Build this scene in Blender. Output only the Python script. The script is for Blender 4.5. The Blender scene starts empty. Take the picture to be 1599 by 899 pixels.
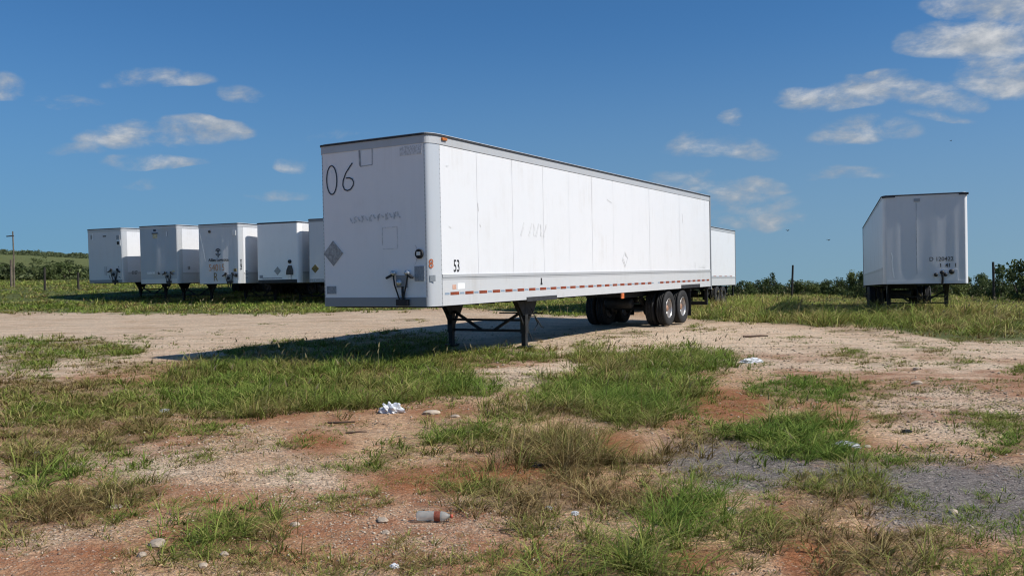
import bpy, bmesh, math, random
import numpy as np
from mathutils import Vector, Matrix

C = bpy.context.scene.collection
sc = bpy.context.scene
rnd = random.Random(7)
PI = math.pi

# ------------------------------------------------------------------ camera
F, PITCH, ROLL, EYE = 1337.24, -0.01451, 0.018657, 1.5994     # focal length in photo pixels (1599 wide), tilt, roll, eye height
PW, PH = 1599.0, 899.0
_fw = np.array([0, math.cos(PITCH), math.sin(PITCH)])
_up = np.array([0, -math.sin(PITCH), math.cos(PITCH)])
_rt = np.array([1.0, 0, 0])
CR = math.cos(ROLL) * _rt - math.sin(ROLL) * _up
CU = math.sin(ROLL) * _rt + math.cos(ROLL) * _up
cam_d = bpy.data.cameras.new("camera")
cam_d.sensor_fit = 'HORIZONTAL'
cam_d.sensor_width = 36.0
cam_d.lens = 36.0 * F / PW
cam_d.clip_start = 0.05
cam_d.clip_end = 8000
cam = bpy.data.objects.new("camera", cam_d)
C.objects.link(cam)
m = Matrix.Identity(4)
for i in range(3):
    m[i][0], m[i][1], m[i][2] = CR[i], CU[i], -_fw[i]
m[2][3] = EYE
cam.matrix_world = m
sc.camera = cam

def direction(px, py):
    """unit direction in the world of a place in the photograph"""
    d = _fw + CR * (px - PW / 2) / F - CU * (py - PH / 2) / F
    return d / np.linalg.norm(d)

# ------------------------------------------------------------------ light
SUN_EL, SUN_AZ = math.radians(44.0), math.radians(110.8)      # azimuth clockwise from +Y
sun_d = bpy.data.lights.new("sun", 'SUN')
sun_d.energy = 4.6
sun_d.angle = math.radians(0.53)
sun_d.color = (1.0, 0.945, 0.86)
sun = bpy.data.objects.new("sun", sun_d)
C.objects.link(sun)
sd = Vector((math.sin(SUN_AZ) * math.cos(SUN_EL), math.cos(SUN_AZ) * math.cos(SUN_EL), math.sin(SUN_EL)))
sun.rotation_euler = sd.to_track_quat('Z', 'Y').to_euler()
sun.location = (20, -20, 40)

SKY_STRENGTH = 0.085
CLOUDS = [  # photo x, y, half width, half height, thickness
    (255, 128, 95, 21, .62), (375, 151, 36, 17, .55), (108, 160, 56, 17, .50), (64, 151, 20, 14, .42), (2, 142, 34, 25, .58),
    (305, 213, 92, 25, .90), (195, 216, 76, 26, .70), (245, 256, 84, 17, .66), (126, 236, 48, 16, .40), (447, 262, 33, 18, .60),
    (430, 313, 56, 13, .42), (215, 284, 28, 9, .34), (528, 214, 60, 15, .42),
    (1560, 12, 125, 38, 1.3), (1530, 72, 135, 46, 1.35), (1590, 125, 105, 38, 1.2), (1368, 152, 80, 36, 1.05), (1295, 166, 95, 24, .85),
    (1462, 160, 90, 28, .85), (1150, 193, 26, 15, .70), (1125, 233, 105, 24, .56), (1350, 213, 84, 22, .48), (1185, 291, 62, 18, .50),
    (1070, 287, 66, 20, .42), (1325, 273, 70, 14, .40), (1110, 318, 150, 40, .46), (1160, 350, 110, 24, .36), (1450, 188, 70, 12, .40),
]
world = bpy.data.worlds.new("World")
sc.world = world
world.use_nodes = True

class NT:
    """short hand for building node trees"""
    def __init__(s, tree):
        s.t = tree; s.n = tree.nodes; s.l = tree.links
    def add(s, kind, **kw):
        n = s.n.new(kind)
        for k, v in kw.items(): setattr(n, k, v)
        return n
    def put(s, sock, v):
        if hasattr(v, 'is_linked') or hasattr(v, 'links'): s.l.new(v, sock)
        elif v is not None: sock.default_value = v
    def math(s, op, a, b=None, c=None, clamp=False):
        n = s.add('ShaderNodeMath', operation=op, use_clamp=clamp)
        for i, v in enumerate((a, b, c)):
            if v is not None: s.put(n.inputs[i], v)
        return n.outputs[0]
    def vmath(s, op, a, b=None):
        n = s.add('ShaderNodeVectorMath', operation=op)
        s.put(n.inputs[0], a)
        if b is not None: s.put(n.inputs[1], b)
        return n.outputs['Value'] if op in ('DOT_PRODUCT', 'LENGTH') else n.outputs[0]
    def noise(s, vec, scale, detail=4, rough=.55, out=0, dist=0):
        n = s.add('ShaderNodeTexNoise')
        s.put(n.inputs['Vector'], vec); n.inputs['Scale'].default_value = scale
        n.inputs['Detail'].default_value = detail; n.inputs['Roughness'].default_value = rough
        n.inputs['Distortion'].default_value = dist
        return n.outputs[out]
    def voronoi(s, vec, scale, feature='F1', out='Distance', rand=1.0):
        n = s.add('ShaderNodeTexVoronoi', feature=feature)
        s.put(n.inputs['Vector'], vec); n.inputs['Scale'].default_value = scale
        n.inputs['Randomness'].default_value = rand
        return n.outputs[out]
    def mix(s, f, a, b, blend='MIX'):
        n = s.add('ShaderNodeMix', data_type='RGBA', blend_type=blend)
        s.put(n.inputs[0], f); s.put(n.inputs[6], a); s.put(n.inputs[7], b)
        return n.outputs[2]
    def remap(s, v, a, b, c=0., d=1., kind='SMOOTHSTEP'):
        n = s.add('ShaderNodeMapRange', interpolation_type=kind)
        s.put(n.inputs[0], v)
        for i, q in enumerate((a, b, c, d)): n.inputs[i + 1].default_value = q
        return n.outputs[0]
    def ramp(s, v, stops):
        n = s.add('ShaderNodeValToRGB')
        s.put(n.inputs[0], v)
        e = n.color_ramp.elements
        while len(e) < len(stops): e.new(.5)
        for el, (p, c) in zip(e, stops):
            el.position = p; el.color = (*c, 1) if len(c) == 3 else c
        return n.outputs[0]

def build_world():
    t = NT(world.node_tree); t.n.clear()
    out = t.add('ShaderNodeOutputWorld'); bg = t.add('ShaderNodeBackground')
    tc = t.add('ShaderNodeTexCoord')
    d = t.vmath('NORMALIZE', tc.outputs['Generated'])
    # look a little above the true horizon so that the band right at the horizon is sky, not the dark below it
    lift = t.vmath('NORMALIZE', t.vmath('ADD', d, (0, 0, .055)))
    sky = t.add('ShaderNodeTexSky', sky_type='NISHITA')
    sky.sun_disc = False
    sky.sun_elevation = SUN_EL
    sky.sun_rotation = SUN_AZ
    sky.altitude = 150; sky.air_density = 1.0; sky.dust_density = .3; sky.ozone_density = 3.5
    t.l.new(lift, sky.inputs['Vector'])
    skyc = t.mix(1.0, sky.outputs[0], (0.46, 0.84, 1.10, 1), 'MULTIPLY')
    best = None
    wn = t.noise(t.vmath('MULTIPLY', d, (1, 1, 1.6)), 9, 3, .55, out=1)
    dw = t.vmath('ADD', d, t.vmath('MULTIPLY', t.vmath('SUBTRACT', wn, (.5, .5, .5)), (.055, .055, .040)))
    for (px, py, rx, ry, s) in CLOUDS:
        c = direction(px, py); e1 = direction(px + 1, py) - direction(px - 1, py); e1 /= np.linalg.norm(e1)
        e2 = np.cross(e1, -c); e2 = -e2 if e2[2] < 0 else e2
        n = np.linalg.norm(_fw + CR * (px - PW / 2) / F - CU * (py - PH / 2) / F)
        a, b = rx / F / n, ry / F / n
        u = t.math('MULTIPLY_ADD', t.vmath('DOT_PRODUCT', dw, tuple(e1 / a)), 1.0, float(-(c @ e1) / a))
        v = t.math('MULTIPLY_ADD', t.vmath('DOT_PRODUCT', dw, tuple(e2 / b)), 1.0, float(-(c @ e2) / b))
        v = t.math('MAXIMUM', t.math('MULTIPLY', v, .85), t.math('MULTIPLY', v, -1.5))       # flatter underside
        q = t.math('ADD', t.math('MULTIPLY', u, u), t.math('MULTIPLY', v, v))
        mk = t.math('MULTIPLY', t.math('SUBTRACT', 1.0, q, clamp=True), s)
        # only the half of the sky the cloud is in
        best = mk if best is None else t.math('MAXIMUM', best, mk)
    front = t.remap(t.vmath('DOT_PRODUCT', d, (0, 1, 0)), 0.2, 0.4)
    best = t.math('MULTIPLY', best, front)
    st = t.vmath('MULTIPLY', d, (1, 1, 2.0))
    n1 = t.noise(st, 19, 9, .60, dist=.2)
    n2 = t.noise(t.vmath('ADD', st, (0.010, -0.004, 0.022)), 19, 9, .60, dist=.2)
    body_ = t.math('POWER', best, .62)
    dens = t.math('ADD', t.math('MULTIPLY', body_, .90), t.math('MULTIPLY_ADD', n1, 2.9, -1.58))
    op = t.math('MULTIPLY', t.remap(dens, -.1, 1.1, 0, .90), t.remap(best, .0, .22))
    lit = t.math('MULTIPLY_ADD', t.math('SUBTRACT', n1, n2), 1.5, .42, clamp=True)
    lit = t.math('MULTIPLY', lit, t.remap(best, .1, .8, .75, 1.25))
    cc = t.ramp(lit, [(0.0, (2.6, 3.3, 4.3)), (.45, (4.1, 4.5, 5.0)), (1.0, (7.4, 7.4, 7.4))])
    # thin high veil that greys the lower sky to the right
    el = t.add('ShaderNodeSeparateXYZ'); t.l.new(d, el.inputs[0])
    veil = t.remap(el.outputs[2], .30, -.02, 0, .72)
    haze = t.mix(t.remap(el.outputs[0], -.6, .6, 0, 1, 'LINEAR'), (1.55, 2.85, 4.1, 1), (2.45, 3.55, 4.65, 1))
    skyc = t.mix(veil, skyc, haze)
    col = t.mix(op, skyc, cc)
    t.l.new(col, bg.inputs['Color'])
    bg.inputs['Strength'].default_value = SKY_STRENGTH
    t.l.new(bg.outputs[0], out.inputs['Surface'])
build_world()

vs = sc.view_settings
sc.display_settings.display_device = 'sRGB'
vs.view_transform = 'Standard'; vs.look = 'None'; vs.exposure = 0.15; vs.gamma = 1.0; vs.use_curve_mapping = False
sc.cycles.max_bounces = 6
sc.cycles.use_denoising = True
sc.cycles.denoising_input_passes = 'RGB_ALBEDO_NORMAL'
sc.cycles.denoising_prefilter = 'ACCURATE'
sc.cycles.filter_width = 1.15
sc.cycles.transparent_max_bounces = 8

# ------------------------------------------------------------------ helpers
def tag(o, label=None, cat=None, group=None, kind=None):
    if label: o['label'] = label
    if cat: o['category'] = cat
    if group: o['group'] = group
    if kind: o['kind'] = kind
    return o

def link(o, parent=None):
    C.objects.link(o)
    if parent is not None: o.parent = parent
    return o

class MB:
    """collects simple shapes and links them as one mesh object"""
    def __init__(s): s.v = []; s.f = []; s.sm = []
    def _add(s, vs_, fs, smooth=False):
        b = len(s.v); s.v += [tuple(map(float, p)) for p in vs_]
        for f in fs: s.f.append([b + i for i in f]); s.sm.append(smooth)
        return s
    def box(s, x0, x1, y0, y1, z0, z1):
        return s._add([(x, y, z) for x in (x0, x1) for y in (y0, y1) for z in (z0, z1)],
                      [(0, 1, 3, 2), (4, 6, 7, 5), (0, 4, 5, 1), (2, 3, 7, 6), (0, 2, 6, 4), (1, 5, 7, 3)])
    def bar(s, a, b, w, h=None, up=(0, 0, 1)):
        h = h or w
        a = Vector(a); b = Vector(b); d = (b - a).normalized(); u = Vector(up)
        if abs(d.dot(u)) > .95: u = Vector((1, 0, 0))
        r = d.cross(u).normalized(); u = r.cross(d)
        vv = [p + r * (i * w / 2) + u * (j * h / 2) for p in (a, b) for i, j in ((-1, -1), (1, -1), (1, 1), (-1, 1))]
        return s._add(vv, [(3, 2, 1, 0), (4, 5, 6, 7), (0, 1, 5, 4), (1, 2, 6, 5), (2, 3, 7, 6), (3, 0, 4, 7)])
    def tube(s, pts, r, n=7, r2=None):
        pts = [Vector(p) for p in pts]; k = len(pts); vv = []
        for i, p in enumerate(pts):
            d = (pts[min(i + 1, k - 1)] - pts[max(i - 1, 0)]).normalized()
            u = Vector((0, 0, 1)) if abs(d.z) < .9 else Vector((1, 0, 0))
            a = d.cross(u).normalized(); b = a.cross(d)
            q = r if r2 is None else r + (r2 - r) * i / (k - 1)
            vv += [p + (a * math.cos(2 * PI * j / n) + b * math.sin(2 * PI * j / n)) * q for j in range(n)]
        fs = [(i * n + j, i * n + (j + 1) % n, (i + 1) * n + (j + 1) % n, (i + 1) * n + j) for i in range(k - 1) for j in range(n)]
        s._add(vv, fs, True)
        return s._add([vv[j] for j in range(n)] + [vv[(k - 1) * n + j] for j in range(n)], [tuple(range(n))[::-1], tuple(range(n, 2 * n))])
    def lathe(s, prof, c, axis='y', n=28, smooth=True):
        vv = []; k = len(prof)
        for (r, h) in prof:
            for j in range(n):
                a = 2 * PI * j / n; x, z = r * math.cos(a), r * math.sin(a)
                p = (x, h, z) if axis == 'y' else ((x, z, h) if axis == 'z' else (h, x, z))
                vv.append((c[0] + p[0], c[1] + p[1], c[2] + p[2]))
        return s._add(vv, [(i * n + j, (i + 1) * n + j, (i + 1) * n + (j + 1) % n, i * n + (j + 1) % n) for i in range(k - 1) for j in range(n)], smooth)
    def prism(s, poly, lo, hi, axis='x'):
        """poly of 2-d points swept along an axis"""
        mk = {'x': lambda p, h: (h, p[0], p[1]), 'y': lambda p, h: (p[0], h, p[1]), 'z': lambda p, h: (p[0], p[1], h)}[axis]
        k = len(poly); vv = [mk(p, lo) for p in poly] + [mk(p, hi) for p in poly]
        return s._add(vv, [tuple(range(k))[::-1], tuple(range(k, 2 * k))] + [(i, (i + 1) % k, k + (i + 1) % k, k + i) for i in range(k)])
    def mesh(s, name, mat, fix=True):
        me = bpy.data.meshes.new(name)
        me.from_pydata(s.v, [], s.f)
        me.polygons.foreach_set('use_smooth', s.sm)
        if fix:
            bm = bmesh.new(); bm.from_mesh(me); bmesh.ops.recalc_face_normals(bm, faces=bm.faces); bm.to_mesh(me); bm.free()
        me.materials.append(mat); me.update()
        return me
    def build(s, name, mat, parent=None, loc=None, bevel=0):
        o = bpy.data.objects.new(name, s.mesh(name, mat))
        if loc is not None: o.location = loc
        if bevel:
            b = o.modifiers.new('bevel', 'BEVEL'); b.width = bevel; b.segments = 2; b.limit_method = 'ANGLE'
        return link(o, parent)

def empty(name, loc, rz=0, ry=0):
    o = bpy.data.objects.new(name, None); o.location = loc; o.rotation_euler = (0, ry, rz); o.empty_display_size = .3
    return link(o)

# numpy value noise
def _hash(ix, iy, seed):
    h = (ix.astype(np.int64) * 374761393 + iy.astype(np.int64) * 668265263 + seed * 144665) & 0x7fffffff
    h = ((h ^ (h >> 13)) * 1274126177) & 0x7fffffff
    return ((h ^ (h >> 16)) & 0xffff) / 65535.0
def vnoise(x, y, seed=0):
    x = np.asarray(x, float); y = np.asarray(y, float)
    ix = np.floor(x); iy = np.floor(y); fx = x - ix; fy = y - iy
    fx = fx * fx * (3 - 2 * fx); fy = fy * fy * (3 - 2 * fy)
    a = _hash(ix, iy, seed); b = _hash(ix + 1, iy, seed); c = _hash(ix, iy + 1, seed); d = _hash(ix + 1, iy + 1, seed)
    return (a + (b - a) * fx) * (1 - fy) + (c + (d - c) * fx) * fy
def fbm(x, y, seed=0, oct=4):
    s = 0; a = .5; t = 0
    for o in range(oct):
        s = s + a * vnoise(x * 2 ** o, y * 2 ** o, seed + o * 17); t += a; a *= .55
    return s / t

# ------------------------------------------------------------------ lie of the land
CP = np.array([
    (0, 2, 0), (-3, 8, 0), (3, 8, 0), (-8, 12, .01), (8, 12, 0), (0, 15, 0), (5, 24, 0), (7, 28, -.03), (13, 20, 0), (-7, 19, .03),
    (15, 28, .0), (-15, 25, .06), (-3, 25, .08), (-3, 33, .16), (4.5, 34, -.08), (12.6, 48, -.25), (20, 44, -.36), (1, 40, .05),
    (-21, 46.5, .53), (-17.3, 44.6, .44), (-13.7, 43.2, .39), (-10.5, 42.4, .36), (-7.6, 41.1, .28), (-14.5, 62, .75), (-4, 57, .15),
    (-27, 49, .86), (-22, 39, .32), (-32, 62, 1.53), (-36, 64, 1.6), (-45, 85, 2.05), (-52, 90, 2.15), (-75, 150, 5.3), (-98, 190, 7.3), (-150, 290, 10.3),
    (-190, 450, 7), (-110, 60, 4.5), (-60, 20, 1.2), (-25, 5, .1), (31, 55, -.42), (22, 69, -.45), (33, 82, -.95), (60, 100, -1.7), (20, 100, -1.2),
    (70, 150, -2.8), (20, 160, -2.4), (-30, 130, 1.2), (-20, 250, -1), (120, 300, -6.5), (0, 400, -6), (40, 20, -.1), (60, 45, -.6),
    (0, -25, 0), (-50, -30, 0), (50, -30, 0), (300, 100, -8), (-300, 100, 9), (0, -300, -3), (350, -200, -5), (-350, -200, 2),
    (0, 900, -17), (450, 800, -18), (-450, 900, -6)], float)
def _tps(r2):
    return r2 * np.log(r2 + 1e-9) * .5
def _fit():
    n = len(CP); s = CP[:, :2] / 50
    K = _tps(((s[:, None] - s[None]) ** 2).sum(-1)) + 1e-4 * np.eye(n)
    P = np.concatenate([np.ones((n, 1)), s], 1)
    A = np.block([[K, P], [P.T, np.zeros((3, 3))]])
    return np.linalg.solve(A, np.concatenate([CP[:, 2], [0, 0, 0]]))
_W = _fit()
def land(x, y):
    x = np.asarray(x, float); y = np.asarray(y, float)
    far = np.clip(np.hypot(x, y) / 850, 1, None)
    sx, sy = x / far / 50, y / far / 50
    z = _W[-3] + _W[-2] * sx + _W[-1] * sy
    for (px, py, _), w in zip(CP, _W):
        z = z + w * _tps((sx - px / 50) ** 2 + (sy - py / 50) ** 2)
    return z - np.maximum(0, np.hypot(x, y) - 850) * .02
def relief(x, y):
    """small unevenness of the dirt, fading out with distance"""
    d = np.hypot(x, y)
    return ((fbm(x * .9, y * .9, 3, 3) - .5) * .05 + (fbm(x * 4, y * 4, 9, 3) - .5) * .022) * np.clip(1.4 - d / 40, .15, 1)
def ground_z(x, y): return land(x, y) + relief(x, y)
def topix(x, y, z):
    dx = np.asarray(x, float); dy = np.asarray(y, float); dz = np.asarray(z, float) - EYE
    zf = dx * _fw[0] + dy * _fw[1] + dz * _fw[2]; zf = np.where(zf < .3, .3, zf)
    return PW / 2 + F * (dx * CR[0] + dy * CR[1] + dz * CR[2]) / zf, PH / 2 - F * (dx * CU[0] + dy * CU[1] + dz * CU[2]) / zf
def at(px, py):
    """the place on the ground that the photograph shows at px, py"""
    d = direction(px, py); z = 0.0
    for _ in range(12):
        t = (z - EYE) / min(d[2], -1e-3); p = d * t
        z = .5 * z + .5 * float(land(p[0], p[1]))
    return float(p[0]), float(p[1]), float(ground_z(p[0], p[1]))

# ------------------------------------------------------------------ materials
def material(name, fn):
    mt = bpy.data.materials.new(name); mt.use_nodes = True
    t = NT(mt.node_tree); t.n.clear()
    out = t.add('ShaderNodeOutputMaterial'); fn(t, out)
    return mt
def pbr(t, out, base, rough=.5, metal=0., bump=None, bstr=.2, bdist=.01, spec=.5):
    p = t.add('ShaderNodeBsdfPrincipled')
    t.put(p.inputs['Base Color'], base if not isinstance(base, tuple) else (*base, 1)[:4])
    t.put(p.inputs['Roughness'], rough); t.put(p.inputs['Metallic'], metal)
    p.inputs['Specular IOR Level'].default_value = spec
    if bump is not None:
        b = t.add('ShaderNodeBump'); b.inputs['Strength'].default_value = bstr; b.inputs['Distance'].default_value = bdist
        t.l.new(bump, b.inputs['Height']); t.l.new(b.outputs[0], p.inputs['Normal'])
    t.l.new(p.outputs[0], out.inputs['Surface'])
    return p
def paint(name, col, rough=.42, metal=0., dirt=.10, dirtcol=(.38, .34, .28), streak=True, spec=.4, wave=0.0):
    def fn(t, out):
        tc = t.add('ShaderNodeTexCoord'); g = t.add('ShaderNodeNewGeometry')
        obj = tc.outputs['Object']
        n = t.noise(obj, 1.3, 6, .65)
        st = t.noise(t.vmath('MULTIPLY', obj, (7, 7, .35)), 1.5, 4, .6)
        f = t.math('MULTIPLY', t.remap(n, .42, .75), t.remap(st, .35, .7)) if streak else t.remap(n, .4, .8)
        sp = t.remap(t.noise(obj, 34, 3, .5), .68, .8)
        f = t.math('ADD', t.math('MULTIPLY', f, dirt * 2), t.math('MULTIPLY', sp, dirt * 1.2), clamp=True)
        c = t.mix(f, (*col, 1), (*dirtcol, 1))
        r = t.math('MULTIPLY_ADD', n, .25, rough - .1)
        pbr(t, out, c, r, metal, bump=t.noise(obj, 1.1, 2, .5), bstr=.25 if wave else .05, bdist=wave or .01, spec=spec)
    return material(name, fn)
def flat(name, col, rough=.6, metal=0., var=.25, scale=9, spec=.4):
    def fn(t, out):
        tc = t.add('ShaderNodeTexCoord')
        n = t.noise(tc.outputs['Object'], scale, 4, .6)
        c = t.mix(t.remap(n, .3, .75), tuple(q * (1 - var) for q in col) + (1,), tuple(min(1, q * (1 + var)) for q in col) + (1,))
        pbr(t, out, c, rough, metal, bump=n, bstr=.15, bdist=.004, spec=spec)
    return material(name, fn)

M = {}
M['white'] = paint('white_paint', (.69, .70, .72), .42, dirt=.10, wave=.012)
M['white2'] = paint('aged_white_paint', (.66, .67, .69), .40, dirt=.12, wave=.02)
M['silver'] = paint('silver_paint', (.50, .52, .55), .36, .45, dirt=.10, wave=.01)
M['front'] = paint('fill_lightened_white_front', (.89, .89, .89), .46, dirt=.07, wave=.014)  # same paint as the sides, lightened to brighten the shaded nose
M['front2'] = paint('grey_white_front', (.62, .63, .65), .42, dirt=.10, wave=.02)
M['front3'] = paint('dull_silver_front', (.40, .44, .49), .34, .35, dirt=.12, wave=.03)
M['rail'] = paint('aluminium_rail', (.50, .51, .52), .45, .25, dirt=.14)
M['skirt'] = paint('aluminium_skirt', (.58, .59, .60), .48, .15, dirt=.16)
M['post'] = paint('polished_post', (.58, .60, .62), .30, .3, dirt=.10)
M['sill'] = paint('dull_sill', (.27, .29, .31), .5, .3, dirt=.2)
M['sill_dark'] = flat('dark_parts_and_rim_shade', (.07, .068, .065), .6)  # rims carry painted shade; coupling box and lettering are dark themselves
M['dark_trim'] = flat('dark_roof_trim', (.035, .036, .04), .6)
M['black'] = flat('black_chassis_steel', (.018, .019, .020), .62, var=.4)
M['rubber'] = flat('tyre_rubber', (.022, .022, .023), .78, var=.35, scale=20)
M['rim'] = paint('steel_rim', (.46, .46, .46), .32, .55, dirt=.25, dirtcol=(.30, .20, .13), streak=False)
M['hub'] = flat('rusty_hub', (.34, .19, .12), .6, var=.35, scale=25)
M['red_tape'] = flat('red_reflector_tape', (.24, .050, .018), .42, var=.35, scale=16)
M['white_tape'] = flat('white_reflector_tape', (.25, .32, .41), .35, var=.25, scale=16)
M['amber'] = flat('amber_lens', (.55, .17, .03), .25)
M['rust_orange'] = flat('orange_reflector', (.55, .15, .05), .4)
M['pale_orange'] = flat('faded_orange_sticker', (.60, .36, .27), .5, var=.3, scale=40)
M['ink'] = flat('black_lettering', (.02, .021, .024), .6)
M['marker'] = flat('blue_black_marker', (.035, .05, .075), .6, var=.2)
M['ghost'] = flat('old_lettering_residue', (.645, .655, .665), .55, var=.1)
M['ghost_dark'] = flat('old_front_lettering_residue', (.68, .695, .71), .55, var=.25, scale=30)
M['faint'] = flat('faint_outline', (.36, .38, .40), .6, var=.3, scale=14)
M['seam'] = flat('panel_seam', (.66, .67, .69), .5, var=.05)
M['placard'] = flat('grey_placard', (.36, .37, .37), .5, .3, var=.3, scale=18)
M['sticker'] = flat('grey_sticker', (.30, .33, .36), .55, var=.25, scale=40)
M['pale_sticker_and_glint'] = flat('pale_sticker_and_glint', (.82, .83, .83), .5, var=.05)  # stickers and strips, also the painted glints on creases
M['yellow_plate'] = flat('yellowish_plate', (.50, .45, .30), .5, var=.3)
M['brown_ink'] = flat('orange_brown_spray', (.52, .25, .10), .6, var=.3)
M['olive_ink'] = flat('dull_yellow_brown_marker', (.20, .15, .05), .6, var=.3)
M['chrome'] = flat('bright_fitting', (.62, .63, .64), .28, .6, var=.2)
M['pole_wood'] = flat('weathered_pole', (.15, .12, .09), .85, var=.35, scale=6)
M['post_dark'] = flat('dark_fence_post', (.035, .03, .026), .85, var=.35, scale=8)
M['plastic_white'] = flat('white_plastic_bag', (.60, .61, .63), .4, var=.06)
M['plastic_grey'] = flat('pale_grey_plastic', (.52, .53, .55), .45, var=.15)
M['blue'] = flat('blue_plastic', (.10, .24, .62), .4, var=.2)
M['cap'] = flat('red_brown_bottle_cap', (.45, .09, .05), .5, var=.2)
M['label'] = flat('red_brown_bottle_label', (.24, .07, .04), .5, var=.35, scale=60)
M['wood'] = flat('weathered_stick', (.10, .065, .045), .85, var=.4, scale=20)
M['stone'] = flat('pale_limestone', (.43, .35, .27), .9, var=.25, scale=12)
M['bird'] = flat('dark_bird', (.03, .03, .035), .8)

def clear_plastic(t, out):
    p = pbr(t, out, (.50, .54, .53), .18)
    p.inputs['Transmission Weight'].default_value = .3
    p.inputs['Alpha'].default_value = .55
    p.inputs['IOR'].default_value = 1.3
M['bottle'] = material('cloudy_clear_plastic', clear_plastic)

def leaf_like(t, out, trans=.35, rough=.6, spec=.2):
    a = t.add('ShaderNodeVertexColor'); a.layer_name = 'tint'
    df = t.add('ShaderNodeBsdfPrincipled'); tr = t.add('ShaderNodeBsdfTranslucent'); mx = t.add('ShaderNodeMixShader')
    t.l.new(a.outputs[0], df.inputs['Base Color']); df.inputs['Roughness'].default_value = rough
    df.inputs['Specular IOR Level'].default_value = spec
    t.l.new(a.outputs[0], tr.inputs['Color'])
    mx.inputs[0].default_value = trans
    t.l.new(df.outputs[0], mx.inputs[1]); t.l.new(tr.outputs[0], mx.inputs[2]); t.l.new(mx.outputs[0], out.inputs['Surface'])
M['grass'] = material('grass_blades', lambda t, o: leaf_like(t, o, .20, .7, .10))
M['leaf'] = material('shrub_leaves', lambda t, o: leaf_like(t, o, .22, .6))
M['gravel'] = material('gravel_stones', lambda t, o: leaf_like(t, o, 0.0, .9))
M['bark'] = flat('grey_brown_bark', (.09, .07, .055), .9, var=.35)

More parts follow.
